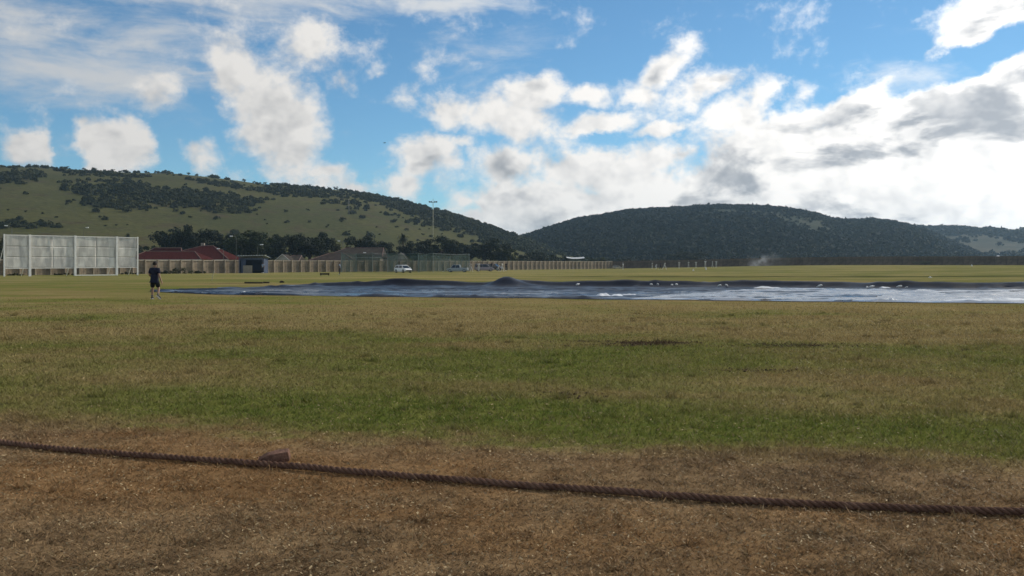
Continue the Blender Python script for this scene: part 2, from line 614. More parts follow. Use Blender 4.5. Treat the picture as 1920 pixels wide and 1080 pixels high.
build_ground()


def build_grass():
    """Short mown blades where the camera stands close enough to tell them."""
    n = 620000
    u = RNG.random(n)
    a, b, p = 3.4, 46.0, -0.65            # pdf ~ D^(p) per metre of depth
    D = (a ** (p + 1) + u * (b ** (p + 1) - a ** (p + 1))) ** (1 / (p + 1))
    X = (RNG.random(n) * 2 - 1) * (D * 0.66 + 0.4)
    clump = vnoise(X * 9, D * 9, 21) * 0.6 + vnoise(X * 31, D * 31, 22) * 0.4
    keep = RNG.random(n) < (0.25 + 0.9 * clump) * (1 - sstep(13, 46, D))
    D, X, clump = D[keep], X[keep], clump[keep]
    n = len(D)
    # ranker tufts missed by the mower
    nt = 420
    td = 4.2 + 24 * RNG.random(nt) ** 1.3
    tx = (RNG.random(nt) * 2 - 1) * td * .64
    per = RNG.integers(14, 60, nt)
    ti = np.repeat(np.arange(nt), per)
    spread = (0.02 + 0.07 * RNG.random(nt))[ti]
    D = np.concatenate([D, td[ti] + RNG.normal(size=len(ti)) * spread])
    X = np.concatenate([X, tx[ti] + RNG.normal(size=len(ti)) * spread * 1.6])
    clump = np.concatenate([clump, 0.9 + 1.6 * RNG.random(nt)[ti]])
    n = len(D)
    edge = sstep(-0.5, 0.7, D + 0.21 * X - 7.7)
    h = (0.010 + 0.018 * RNG.random(n)) * (0.6 + 0.9 * clump) * (0.85 + 0.35 * edge) * (1 + np.minimum(D, 20) / 30)
    w = (0.0022 + 0.0022 * RNG.random(n)) * (1 + np.minimum(D, 22) / 9)
    az = RNG.random(n) * 2 * np.pi
    lean = h * (0.4 + 1.6 * RNG.random(n)) * (1.25 - 0.5 * edge)
    la = RNG.random(n) * 2 * np.pi
    Z = ground_z(X, D) - 0.002
    V = np.empty((n, 3, 3))
    dx, dy = np.cos(az) * w, np.sin(az) * w
    V[:, 0] = np.stack([X - dx, D - dy, Z], -1)
    V[:, 1] = np.stack([X + dx, D + dy, Z], -1)
    V[:, 2] = np.stack([X + np.cos(la) * lean, D + np.sin(la) * lean, Z + h], -1)
    T = np.arange(n * 3).reshape(n, 3)
    o = link('grass', mesh_np('grass', V.reshape(-1, 3), tris=T), turf_material('grass_blades', 1.25, 0.55, True))
    tag(o, 'short dry and green grass blades close to the camera', 'grass', kind='stuff')

    # dead clippings lying on the turf
    n = 60000
    u = RNG.random(n)
    D = (a ** .35 + u * (17.0 ** .35 - a ** .35)) ** (1 / .35)
    X = (RNG.random(n) * 2 - 1) * (D * 0.66 + 0.4)
    keep = RNG.random(n) < (0.12 + 0.95 * (fbm2(X * 1.1, D * 1.1, 31, 3) + 0.5) ** 1.5) * (1 - 0.6 * sstep(-0.3, 0.8, D + 0.21 * X - 7.7))
    D, X = D[keep], X[keep]
    n = len(D)
    L = (0.003 + 0.009 * RNG.random(n) ** 2) * (1 + D / 25)
    w = (0.0014 + 0.0018 * RNG.random(n)) * (1 + D / 14)
    az = RNG.random(n) * 2 * np.pi
    Z = ground_z(X, D) + 0.008 + 0.012 * RNG.random(n)
    tilt = (RNG.random(n) - 0.5) * 0.9 * L
    tw = (RNG.random(n) - 0.5) * 1.6 * w
    c, s = np.cos(az), np.sin(az)
    V = np.empty((n, 4, 3))
    for k, (sl, sw) in enumerate(((-1, -1), (1, -1), (1, 1), (-1, 1))):
        V[:, k] = np.stack([X + c * L * sl - s * w * sw, D + s * L * sl + c * w * sw, Z + tilt * sl + tw * sw], -1)
    Q = np.arange(n * 4).reshape(n, 4)
    o = link('grass_clippings', mesh_np('grass_clippings', V.reshape(-1, 3), quads=Q),
             mat('straw', (0.30, 0.225, 0.125), 0.7, 0.15, 0.25, 3.0, island=0.6))
    tag(o, 'pale dead grass clippings strewn over the brown verge', 'clippings', kind='stuff')

    # crumbs of scuffed soil on the worn patches
    C = []
    for bx, by, rx, ry, k in ((2.8, 17.7, 1.0, 0.5, 420), (2.1, 17.2, 1.4, 0.35, 150), (5.4, 17.2, 1.7, 0.6, 300), (3.7, 13.2, 0.6, 0.22, 120), (0.75, 10.75, 0.5, 0.3, 60), (1.6, 18.2, .8, .3, 100)):
        C.append(np.stack([bx + RNG.normal(size=k) * rx * .5, by + RNG.normal(size=k) * ry * .5], -1))
    C = np.concatenate(C)
    n = len(C)
    r = 0.004 + 0.016 * RNG.random(n) ** 2
    Z = ground_z(C[:, 0], C[:, 1]) + r * .5
    octa = np.array([(1, 0, 0), (0, 1, 0), (-1, 0, 0), (0, -1, 0), (0, 0, 1), (0, 0, -1)], float)
    V = np.stack([C[:, 0], C[:, 1], Z], -1)[:, None, :] + octa[None] * (r[:, None, None] * (0.6 + 0.8 * RNG.random((n, 6, 1))) * np.array([1.4, 1.2, .9]))
    tri = np.array([(0, 1, 4), (1, 2, 4), (2, 3, 4), (3, 0, 4), (1, 0, 5), (2, 1, 5), (3, 2, 5), (0, 3, 5)])
    T = (np.arange(n)[:, None, None] * 6 + tri[None]).reshape(-1, 3)
    o = link('soil_crumbs', mesh_np('soil_crumbs', V.reshape(-1, 3), tris=T), mat('crumb_soil', (0.085, 0.058, 0.036), .95, .05, .3, 5.0, island=.5))
    tag(o, 'loose crumbs of dark soil on the worn patches of turf', 'soil', kind='stuff')


build_grass()


# ------------------------------------------------------------------ hills
class Hill:
    """A ridge given by its skyline; columns run from the foot up to the ridge and down behind it."""
    def __init__(self, sky, foot, ridge, k=0.3, rough=1.0, seed=0, u0=-900, u1=1400, du=8, back=0.7):
        self.u = np.arange(u0, u1 + 1, du, dtype=float)
        sx, sy = zip(*sky)
        self.sky = np.interp(self.u, sx, sy)
        fx, fd = zip(*foot)
        rx, rd = zip(*ridge)
        self.df = np.interp(self.u, fx, fd)
        self.dr = np.interp(self.u, rx, rd)
        self.t = np.concatenate([np.linspace(-0.04, 1.0, 70), 1 + np.linspace(0.02, back, 16)])
        t = self.t
        s = np.where(t < 1, (1 + k) * t - k * t ** 3, 1 - 0.9 * (t - 1) ** 1.3)
        D = self.df[:, None] + t[None, :] * (self.dr - self.df)[:, None]
        tmax = (s[None, :] / D).max(1)
        H = np.maximum((HY - self.sky) / F + EYE / self.dr, 0.0) / tmax
        X = (self.u[:, None] - 960) / F * D
        Z = H[:, None] * s[None, :]
        damp = np.clip(H / 25.0, 0, 1)[:, None]
        bump = fbm2(X / 60.0, D / 90.0, seed, 4) * 7.0 * rough + fbm2(X / 14.0, D / 22.0, seed + 5, 3) * 1.4 * rough
        Z = Z + bump * damp * np.clip(t, 0, 1)[None, :] * np.clip(1.15 - np.clip(t, 0, 1), 0.15, 1)[None, :]
        self.X, self.D, self.Z = X, D, Z

    def mesh(self, name):
        nu, nt = self.X.shape
        V = np.stack([self.X, self.D, self.Z], -1).reshape(-1, 3)
        i = np.arange(nu - 1)[:, None] * nt + np.arange(nt - 1)[None, :]
        Q = np.stack([i, i + nt, i + nt + 1, i + 1], -1).reshape(-1, 4)
        return mesh_np(name, V, quads=Q)

    def at(self, u, t):
        """Bilinear point on the slope."""
        fu = np.clip((u - self.u[0]) / (self.u[1] - self.u[0]), 0, len(self.u) - 1.001)
        iu = fu.astype(int)
        a = fu - iu
        it = np.clip(np.searchsorted(self.t, t) - 1, 0, len(self.t) - 2)
        b = (t - self.t[it]) / (self.t[it + 1] - self.t[it])
        def q(A):
            return (A[iu, it] * (1 - a) + A[iu + 1, it] * a) * (1 - b) + (A[iu, it + 1] * (1 - a) + A[iu + 1, it + 1] * a) * b
        X, D, Z = q(self.X), q(self.D), q(self.Z)
        return X, D, Z, HY - (Z - EYE) / D * F


def hill_material(name, c1, c2, c3, scale):
    m = bpy.data.materials.new(name)
    m.use_nodes = True
    t = m.node_tree
    g = NT(t)
    b = t.nodes['Principled BSDF']
    b.inputs['Roughness'].default_value = 0.9
    b.inputs['Specular IOR Level'].default_value = 0.05
    P = g.n('ShaderNodeNewGeometry').outputs['Position']
    n1 = g.noise(P, scale, 6.0, 0.6)
    n2 = g.noise(g.mapping(P, scale=(1, .6, 2.0)), scale * 7, 6.0, 0.65)
    n3 = g.noise(P, scale * 30, 3.0, 0.6)
    c = g.mix(g.ss(n1, 0.40, 0.62), c1, c2)
    c = g.mix(g.ss(n2, 0.50, 0.70), c, c3)
    c = g.vm('SCALE', c, g.ss(n3, 0.3, 0.7, 0.78, 1.22, 'LINEAR'))
    g.put(b.inputs['Base Color'], c)
    bn = g.n('ShaderNodeBump')
    bn.inputs['Strength'].default_value = 0.5
    bn.inputs['Distance'].default_value = 1.2
    g.put(bn.inputs['Height'], g.noise(P, 0.35, 5.0, 0.65))
    t.links.new(bn.outputs[0], b.inputs['Normal'])
    return m


left_hill = Hill([(-900, 350), (-500, 330), (-250, 318), (0, 314), (60, 314), (130, 317), (200, 321), (270, 323), (330, 325), (400, 333), (480, 343),
                  (560, 349), (640, 356), (720, 370), (780, 384), (840, 400), (900, 419), (940, 434), (980, 447), (1020, 463), (1060, 475), (1120, 486), (1250, 494)],
                 [(-900, 230), (0, 225), (500, 262), (800, 300), (1000, 330), (1250, 360)],
                 [(-900, 600), (0, 590), (500, 620), (800, 600), (1000, 540), (1250, 480)], 0.30, 1.0, 40, -900, 1250)
right_hill = Hill([(800, 494), (900, 470), (940, 457), (985, 444), (1040, 428), (1080, 416), (1120, 409), (1180, 397), (1220, 394), (1290, 391), (1330, 389),
                   (1400, 390), (1440, 391), (1480, 396), (1530, 403), (1560, 414), (1600, 416), (1640, 414), (1680, 419), (1715, 427), (1750, 440), (1790, 458), (1840, 478), (1900, 494), (2050, 494)],
                  [(800, 460), (1300, 430), (1700, 480), (2050, 620)], [(800, 820), (1300, 840), (1700, 900), (2050, 900)], 0.45, 1.3, 60, 800, 2050)
far_hill = Hill([(1500, 470), (1600, 445), (1660, 432), (1720, 429), (1800, 429), (1850, 430), (1900, 432), (1960, 434), (2100, 436), (2400, 425), (2800, 440), (3300, 430)],
                [(1500, 700), (3300, 700)], [(1500, 1250), (3300, 1250)], 0.35, 2.2, 80, 1500, 2800, 12)
tag(link('hill', left_hill.mesh('hill'), hill_material('veld_grass', (0.062, 0.064, 0.021), (0.084, 0.080, 0.026), (0.072, 0.057, 0.028), 0.013), smooth=True),
    'long olive green grassy hill with dark scrub along its top', kind='structure')
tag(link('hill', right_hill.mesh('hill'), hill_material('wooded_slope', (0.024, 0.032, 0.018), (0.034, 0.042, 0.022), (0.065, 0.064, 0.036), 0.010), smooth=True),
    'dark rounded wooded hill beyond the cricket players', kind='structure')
tag(link('hill', far_hill.mesh('hill'), hill_material('far_slope', (0.034, 0.040, 0.024), (0.070, 0.066, 0.042), (0.10, 0.09, 0.06), 0.006), smooth=True),
    'pale hazy hillside at the far right', kind='structure')


# ------------------------------------------------------------------ vegetation
LEAF_DARK = mat('leaf_dark', (0.020, 0.027, 0.012), 0.7, 0.15, 0.35, 0.6, transl=0.12, island=0.45)
LEAF_MID = mat('leaf_mid', (0.032, 0.043, 0.014), 0.7, 0.15, 0.35, 0.6, transl=0.15, island=0.45)
LEAF_OLIVE = mat('leaf_olive', (0.048, 0.050, 0.020), 0.7, 0.15, 0.35, 0.6, transl=0.15, island=0.45)
LEAF_GREY = mat('leaf_grey', (0.060, 0.058, 0.034), 0.75, 0.1, 0.35, 0.6, transl=0.15, island=0.45)
SCRUB = mat('scrub_leaf', (0.028, 0.034, 0.016), 0.8, 0.05, 0.4, 0.05, island=0.35, col2=(0.050, 0.053, 0.023))
WOOD_SCRUB = mat('wood_leaf', (0.009, 0.015, 0.010), 0.8, 0.05, 0.4, 0.011, island=0.22, col2=(0.021, 0.026, 0.015))  # cloud shadow and backlight on the rounded hill are in this dark leaf colour
BARK = mat('bark', (0.055, 0.042, 0.030), 0.9, 0.1, 0.3, 6.0, 0.5)


def leaf_cloud(centres, radii, per, size, rng, flat=1.0):
    """Leaf-sized quads scattered through clumps; returns verts, quads."""
    n = len(centres) * per
    d = rng.normal(size=(n, 3))
    d /= np.linalg.norm(d, axis=1, keepdims=True)
    r = rng.random(n) ** 0.45
    C = np.repeat(np.asarray(centres), per, 0)
    R = np.repeat(np.asarray(radii), per)
    P = C + d * (R * r)[:, None] * np.array([1, 1, flat])
    nrm = d + rng.normal(size=(n, 3)) * 0.6
    nrm /= np.linalg.norm(nrm, axis=1, keepdims=True)
    a = np.cross(nrm, rng.normal(size=(n, 3)))
    a /= np.linalg.norm(a, axis=1, keepdims=True)
    b = np.cross(nrm, a)
    s = size * (0.55 + 0.9 * rng.random(n))[:, None]
    V = np.stack([P - a * s, P - b * s * 0.55, P + a * s, P + b * s * 0.55], 1)
    return V.reshape(-1, 3), np.arange(n * 4).reshape(n, 4)


def crown_mesh(kind, seed):
    """Unit tree (about 1 m tall, 1 m wide crown) returning (trunk MB, crown mesh)."""
    rng = np.random.default_rng(seed)
    tb = MB()
    cs, rs = [], []
    if kind == 'broad':
        n, cz, hx, hz = 30, 0.60, 0.46, 0.34
    elif kind == 'round':
        n, cz, hx, hz = 26, 0.60, 0.38, 0.36
    else:                                    # 'bush': leaves to the ground
        n, cz, hx, hz = 24, 0.46, 0.46, 0.40
    while len(cs) < n:
        p = rng.uniform(-1, 1, 3)
        if np.linalg.norm(p) > 1:
            continue
        lump = 0.78 + 0.35 * vnoise(np.array(p[0] * 2 + 5), np.array(p[1] * 2 + p[2]), seed)
        q = np.array([p[0] * hx, p[1] * hx, cz + p[2] * hz * (1.0 if p[2] > 0 else 0.85)]) * np.array([lump, lump, 1])
        cs.append(q)
        rs.append(rng.uniform(0.085, 0.165))
    lean = rng.uniform(-0.05, 0.05, 2)
    top = Vector((lean[0], lean[1], cz))
    tb.tube([(0, 0, -0.02), (lean[0] * .4, lean[1] * .4, cz * .35), top * 0.75, top], [0.034, 0.026, 0.018, 0.010], 7)
    for q in cs[::3]:
        st = Vector((lean[0] * .5, lean[1] * .5, cz * rng.uniform(0.35, 0.7)))
        e = Vector(q)
        tb.tube([st, st.lerp(e, 0.5) + Vector((0, 0, -0.02)), e], [0.013, 0.008, 0.004], 5)
    V, Q = leaf_cloud(cs, rs, 165, 0.026, rng, 0.85)
    return tb.mesh('trunk'), mesh_np('crown', V, quads=Q)


PROTO = {}


def proto(kind, variant):
    k = (kind, variant)
    if k not in PROTO:
        PROTO[k] = crown_mesh(kind, 100 + variant * 7 + len(kind))
    return PROTO[k]


def tree(name, px, top_py, dist, width_px, kind, variant, material, label, group, cat='tree', base=0.0):
    x = px2(px, dist)
    z0 = gz(x, dist) + base
    h = (pz(top_py, dist) - z0) * 1.07
    w = width_px / F * dist * 1.16
    tm, cm = proto(kind, variant)
    o = empty(name, (x, dist, z0), 0, label, cat, group)
    rz = random.uniform(0, 6.28)
    s = (w, w, h)
    a = link('trunk', tm, BARK, o, scale=s, rot=(0, 0, rz))
    cmm = cm.copy() if cm.materials and cm.materials[0] != material else cm
    cmm.materials.clear()
    cmm.materials.append(material)
    link('crown', cmm, material, o, scale=s, rot=(0, 0, rz))
    return o


TREES_GROUP = 'trees behind the boundary wall'
tree_list = [
    # px, top, dist, width, kind, variant, material, label
    (330, 421, 195, 76, 'broad', 0, LEAF_DARK, 'tall dark broad tree directly above the ridge of the red roof'),
    (385, 431, 200, 84, 'broad', 1, LEAF_DARK, 'dark spreading tree behind the right end of the red roof'),
    (352, 436, 208, 60, 'round', 0, LEAF_MID, 'mid green tree filling the gap behind the red roof'),
    (470, 431, 196, 92, 'broad', 2, LEAF_MID, 'brighter green bushy tree behind the blue shelter'),
    (430, 440, 205, 60, 'round', 1, LEAF_DARK, 'dark tree between the red roof and the blue shelter'),
    (505, 436, 204, 66, 'round', 2, LEAF_MID, 'mid green tree just right of the blue shelter roof'),
    (540, 444, 192, 70, 'broad', 3, LEAF_DARK, 'dark low tree over the small white gable'),
    (580, 433, 198, 80, 'broad', 0, LEAF_DARK, 'large dark domed tree left of the brown roofed house'),
    (618, 452, 205, 46, 'round', 3, LEAF_OLIVE, 'small olive tree leaning on the right side of the domed tree'),
    (685, 443, 216, 66, 'broad', 1, LEAF_DARK, 'dark tree behind the brown roofed house'),
    (655, 458, 214, 50, 'bush', 0, LEAF_OLIVE, 'low olive shrub behind the left slope of the brown roof'),
    (722, 456, 214, 50, 'round', 1, LEAF_DARK, 'dark tree to the left of the tall tufted tree'),
    (778, 452, 222, 62, 'broad', 2, LEAF_DARK, 'dark tree at the foot of the floodlight mast'),
    (828, 446, 228, 80, 'broad', 3, LEAF_DARK, 'dark spreading tree right of the floodlight mast'),
    (866, 456, 234, 56, 'round', 0, LEAF_DARK, 'dark rounded tree left of the big tree above the parked cars'),
    (910, 447, 236, 84, 'broad', 0, LEAF_DARK, 'big dark tree above the parked cars'),
    (945, 464, 240, 54, 'round', 2, LEAF_MID, 'greener tree tucked against the right side of the big tree'),
    (980, 470, 262, 46, 'bush', 1, LEAF_DARK, 'dark bush right of the big tree over the cars'),
    (1015, 470, 270, 50, 'bush', 2, LEAF_DARK, 'dark bush below the notch between the two hills'),
    (1050, 477, 280, 44, 'bush', 0, LEAF_DARK, 'low dark bush beside the pale lean-to roof'),
    (1115, 480, 300, 52, 'bush', 1, LEAF_MID, 'low bush above the far end of the pale wall'),
    (1160, 484, 310, 46, 'bush', 2, LEAF_DARK, 'low dark bush just past the end of the pale wall'),
    (1288, 472, 330, 70, 'broad', 1, LEAF_DARK, 'lone dark flat topped tree behind the cricket players'),
    (240, 433, 230, 30, 'bush', 1, LEAF_DARK, 'small round bush showing over the right end of the sight screen'),
    (10, 438, 165, 46, 'bush', 0, LEAF_OLIVE, 'leafy bush beside the left end of the sight screen'),
    (258, 458, 190, 60, 'bush', 2, LEAF_MID, 'green bush between the sight screen and the red roof'),
    (300, 452, 205, 40, 'bush', 0, LEAF_MID, 'mid green bush behind the left end of the red roof'),
    (1480, 486, 300, 60, 'bush', 1, LEAF_OLIVE, 'dry bush beside the drifting smoke'),
    (1808, 482, 260, 10, 'round', 3, LEAF_DARK, 'thin dark upright tree behind the dark wall'),
    (1882, 481, 270, 22, 'round', 1, LEAF_DARK, 'small dark tree in front of the white houses'),
    (1735, 488, 205, 40, 'bush', 0, LEAF_OLIVE, 'brown green shrub at the foot of the dark wall'),
]
for px, top, dist, w, kind, var, m, lab in tree_list:
    tree('bush' if kind == 'bush' else 'tree', px, top, dist, w, kind, var, m, lab, TREES_GROUP, 'bush' if kind == 'bush' else 'tree')


def tufted_tree():
    """Tall bare-stemmed tree with a tuft of fronds at px 755."""
    D = 225.0
    x = px2(755, D)
    h = pz(431, D)
    o = empty('palm_tree', (x, D, 0), 0, 'tall tufted tree on a thin stem standing above the tree row', 'tree', TREES_GROUP)
    MB().tube([(0, 0, -.1), (0.1, 0, h * .4), (0.15, 0, h * .8)], [.28, .2, .15], 8).build('trunk', BARK, o, smooth=True)
    rng = np.random.default_rng(5)
    V, T = [], []
    for k in range(70):
        az, el = rng.uniform(0, 6.28), rng.uniform(-0.7, 1.4)
        L = rng.uniform(1.3, 2.1)
        dirv = np.array([math.cos(az) * math.cos(el), math.sin(az) * math.cos(el), math.sin(el)])
        side = np.array([-math.sin(az), math.cos(az), 0])
        c0 = np.array([0.15, 0, h * .80])
        prev = c0
        for sgm in range(5):
            t1 = (sgm + 1) / 5
            nxt = c0 + dirv * L * t1 + np.array([0, 0, -0.75 * t1 * t1])
            for sd in (-1, 1):
                for q in range(2):
                    a = prev + (nxt - prev) * (q * .5)
                    tip = a + side * sd * 0.45 * (1 - t1 * .5) + dirv * .25 + np.array([0, 0, -0.12])
                    i = len(V)
                    V += [a, a + (nxt - prev) * .45, tip]
                    T.append((i, i + 1, i + 2))
            prev = nxt
    link('crown', mesh_np('crown', np.array(V), tris=np.array(T)), LEAF_DARK, o)


tufted_tree()


def scrub(name, hill, u_rng, t_rng, count, density, rad, material, label, seed, leaves=26, squash=0.75):
    """Mass of bushes on a slope, joined into one object."""
    rng = np.random.default_rng(seed)
    pts = []
    while sum(len(p) for p in pts) < count:
        n = 40000
        u = rng.uniform(*u_rng, n)
        t = rng.uniform(*t_rng, n)
        X, D, Z, py = hill.at(u, t)
        keep = rng.random(n) < density(u, py, X, D)
        pts.append(np.stack([X, D, Z], -1)[keep])
        if len(pts) > 60:
            break
    P = np.concatenate(pts)[:count]
    n = len(P)
    R = rng.uniform(*rad, n) * (0.7 + 0.6 * rng.random(n))
    d = rng.normal(size=(n, leaves, 3))
    d /= np.linalg.norm(d, axis=2, keepdims=True)
    d[:, :, 2] = np.abs(d[:, :, 2]) * 1.15 - 0.15
    C = P[:, None, :] + d * R[:, None, None] * np.array([1, 1, squash]) * (0.72 + 0.4 * rng.random((n, leaves, 1))) + np.array([0, 0, 0.25]) * R[:, None, None]
    nrm = d + rng.normal(size=d.shape) * 0.45
    nrm /= np.linalg.norm(nrm, axis=2, keepdims=True)
    a = np.cross(nrm, rng.normal(size=d.shape))
    a /= np.linalg.norm(a, axis=2, keepdims=True)
    b = np.cross(nrm, a)
    s = (R[:, None] * (0.30 + 0.30 * rng.random((n, leaves))))[:, :, None]
    V = np.stack([C - a * s - b * s * .6, C + a * s - b * s * .6, C + b * s], 2).reshape(-1, 3)
    T = np.arange(len(V)).reshape(-1, 3)
    o = link(name, mesh_np(name, V, tris=T), material)
    tag(o, label, 'scrub', kind='stuff')
    return o


def ell(u, py, cx, cy, rx, ry, ang=0.0):
    a = math.radians(ang)
    dx, dy = (u - cx), (py - cy)
    x = dx * math.cos(a) + dy * math.sin(a)
    y = -dx * math.sin(a) + dy * math.cos(a)
    return np.clip(1.25 - np.hypot(x / rx, y / ry), 0, 1)


def left_density(u, py, X, D):
    m = np.zeros_like(u)
    for e in ((215, 352, 95, 16, 8), (300, 368, 170, 15, 5), (390, 378, 110, 12, 0), (20, 330, 60, 14, 0), (-80, 335, 80, 16, 0), (600, 372, 95, 16, 8), (640, 384, 70, 8, 4),
              (760, 400, 120, 15, 16), (830, 410, 90, 14, 20), (880, 425, 80, 16, 24), (930, 443, 60, 12, 22), (980, 462, 60, 8, 22), (180, 326, 90, 3, 4),
              (450, 352, 90, 4, 8), (560, 358, 60, 4, 8), (720, 378, 60, 8, 12), (430, 395, 50, 5, 0), (210, 384, 70, 8, 4), (40, 424, 70, 5, 0), (-120, 400, 80, 20, 0)):
        m = np.maximum(m, ell(u, py, *e))
    n = fbm2(X / 26.0, D / 40.0, 71, 3) + 0.5
    top = np.interp(u, left_hill.u, left_hill.sky)
    crest = np.exp(-np.clip(py - top, 0, 99) / 10.0) * 0.16 * (vnoise(X / 18.0, D / 18.0, 77) > .35)
    f = vnoise(X / 6.0, D / 9.0, 73)
    return np.clip(m * np.clip((n - .36) * 3.2, 0.03, 1) * (.25 + f), 0, 1) * 0.5 + crest * (.06 + .5 * sstep(620, 800, u)) + 0.0012


def right_density(u, py, X, D):
    n = 1.6 * (fbm2(X / 45.0, D / 70.0, 91, 3) + 0.5) - .3
    bald = ell(u, py, 1480, 412, 90, 16, 12) * 0.8 + ell(u, py, 1330, 398, 110, 6, 0) * .6 + ell(u, py, 1530, 450, 40, 40, 30) * .5
    return np.clip(0.25 + 1.0 * n - bald, 0.05, 1)


def far_density(u, py, X, D):
    n = fbm2(X / 90.0, D / 120.0, 95, 3) + 0.5
    left = np.clip((1800 - u) / 120, 0, 1)
    return np.clip((n - 0.42) * 3 + left * .8, 0.02, 1)


scrub('scrub', left_hill, (-420, 1150), (0.05, 1.02), 5400, left_density, (0.45, 1.55), SCRUB, 'dark scrub bushes thickly covering the upper slope of the grassy hill', 1, 30)
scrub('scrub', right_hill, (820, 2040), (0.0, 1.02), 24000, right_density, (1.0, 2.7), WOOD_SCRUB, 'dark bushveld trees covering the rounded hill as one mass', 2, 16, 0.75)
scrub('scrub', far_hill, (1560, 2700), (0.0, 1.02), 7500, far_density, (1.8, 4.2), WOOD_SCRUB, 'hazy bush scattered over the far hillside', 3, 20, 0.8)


def flat_scrub():
    """Bush belt on the flat between the dark wall and the hills."""
    rng = np.random.default_rng(8)
    n = 1500
    u = rng.uniform(1120, 2150, n)
    D = rng.uniform(300, 520, n)
    X = (u - 960) / F * D
    Z = ground_z(X, D)
    R = rng.uniform(0.9, 2.2, n)
    cs = np.stack([X, D, Z + R * 0.6], -1)
    V, Q = leaf_cloud(cs, R, 34, 0.42, rng, 0.8)
    tag(link('scrub', mesh_np('scrub', V, quads=Q), mat('thorn_leaf', (0.040, 0.036, 0.022), 0.8, 0.05, 0.4, 0.05, island=0.5)),
        'low brownish thorn scrub on the flat behind the dark wall', 'scrub', kind='stuff')


flat_scrub()

# single bushes that stand apart on the open slope and the trees breaking the skyline
BUSHM = []
for v in range(4):
    rng = np.random.default_rng(300 + v)
    cs = [np.array([rng.uniform(-.4, .4), rng.uniform(-.4, .4), rng.uniform(.25, .75)]) for _ in range(9)]
    V, Q = leaf_cloud(cs, [rng.uniform(.2, .34) for _ in cs], 26, .10, rng, .8)
    BUSHM.append(mesh_np('foliage', V, quads=Q))
    BUSHM[-1].materials.append(SCRUB)


ORD = 'first second third fourth fifth sixth seventh eighth ninth tenth eleventh twelfth thirteenth fourteenth fifteenth sixteenth seventeenth eighteenth nineteenth twentieth'.split()


def nth(i):
    if i < 20:
        return ORD[i]
    tens = {2: 'twenty', 3: 'thirty', 4: 'forty', 5: 'fifty', 6: 'sixty'}[(i + 1) // 10]
    return tens[:-1] + 'ieth' if (i + 1) % 10 == 0 else tens + '-' + ORD[i % 10]


def over(px):
    for lim, txt in ((262, 'above the sight screen'), (430, 'above the red roofs'), (580, 'above the shelter trees'), (730, 'above the brown roofs'), (830, 'near the floodlight mast')):
        if px < lim:
            return txt
    return 'near the notch of the hills'


def hill_bush(u, py, size_px, label, group, name):
    ts = np.linspace(0.0, 1.0, 300)
    X, D, Z, P = left_hill.at(np.full(300, float(u)), ts)
    i = int(np.argmin(np.abs(P - py)))
    s = size_px / F * D[i]
    o = link(name, random.choice(BUSHM), None, None, (X[i], D[i], Z[i] - 0.05 * s), (0, 0, random.uniform(0, 6.28)), (s, s, s * random.uniform(.65, .9)))
    tag(o, label, 'bush' if 'bush' in name else 'tree', group)


lone = sorted(((235, 398, 24), (188, 409, 9), (275, 396, 10), (330, 397, 15), (356, 409, 10), (434, 399, 11), (538, 418, 14), (536, 398, 11), (679, 411, 20), (580, 417, 9), (616, 425, 8),
                 (739, 418, 16), (742, 427, 7), (655, 435, 7), (690, 437, 9), (626, 449, 8), (787, 431, 7), (793, 441, 9), (805, 430, 6), (828, 440, 7), (706, 427, 6), (612, 427, 7), (198, 425, 8),
                 (217, 424, 8), (80, 401, 9), (48, 398, 8), (125, 384, 9), (190, 391, 8), (577, 395, 8), (640, 417, 7), (482, 403, 7), (500, 421, 7), (14, 396, 8), (90, 424, 12)))
for i, (u, py, s) in enumerate(lone):
    size = 'big' if s > 17 else 'middling' if s > 9.5 else 'small'
    hill_bush(u, py, s * .72, '%s lone bush on the open hill slope %s, %s from the left' % (size, over(u), nth(i)), 'lone bushes on the grassy slope', 'bush')
rs = random.Random(4)
u, i = -6, 0
while u < 960:
    u += rs.uniform(5, 26) if rs.random() < .8 else rs.uniform(30, 50)
    hill_bush(u, 0, rs.uniform(5, 10.5), 'skyline tree on the crest %s, %s from left' % (over(u), nth(i)), 'skyline trees of the grassy hill', 'tree')
    i += 1

# rough plants at the foot of the boundary wall
def weeds(px, dist, wpx, hpx, label):
    x = px2(px, dist)
    rng = np.random.default_rng(int(px))
    w, h = wpx / F * dist, hpx / F * dist
    cs = [np.array([rng.uniform(-w / 2, w / 2), rng.uniform(-.3, .3), rng.uniform(.1, .9) * h * .7]) for _ in range(16)]
    V, Q = leaf_cloud(cs, [rng.uniform(.25, .45) * h for _ in cs], 40, .09, rng, .8)
    tag(link('shrub', mesh_np('shrub', V, quads=Q), LEAF_OLIVE, None, (x, dist, gz(x, dist))), label, 'shrub', 'weeds growing along the boundary wall')


weeds(342, 136, 38, 14, 'straggly green shrub growing against the pale wall behind the walking person')
weeds(312, 135, 26, 8, 'low weeds at the wall foot just right of the walking person')
weeds(375, 138.5, 20, 6, 'small tuft of weeds at the wall foot left of the blue shelter')
weeds(22, 114.5, 40, 5, 'low green weeds under the left end of the sight screen')
weeds(120, 119, 50, 5, 'low green weeds under the middle of the sight screen')
weeds(246, 127, 34, 6, 'low green weeds under the right end of the sight screen')


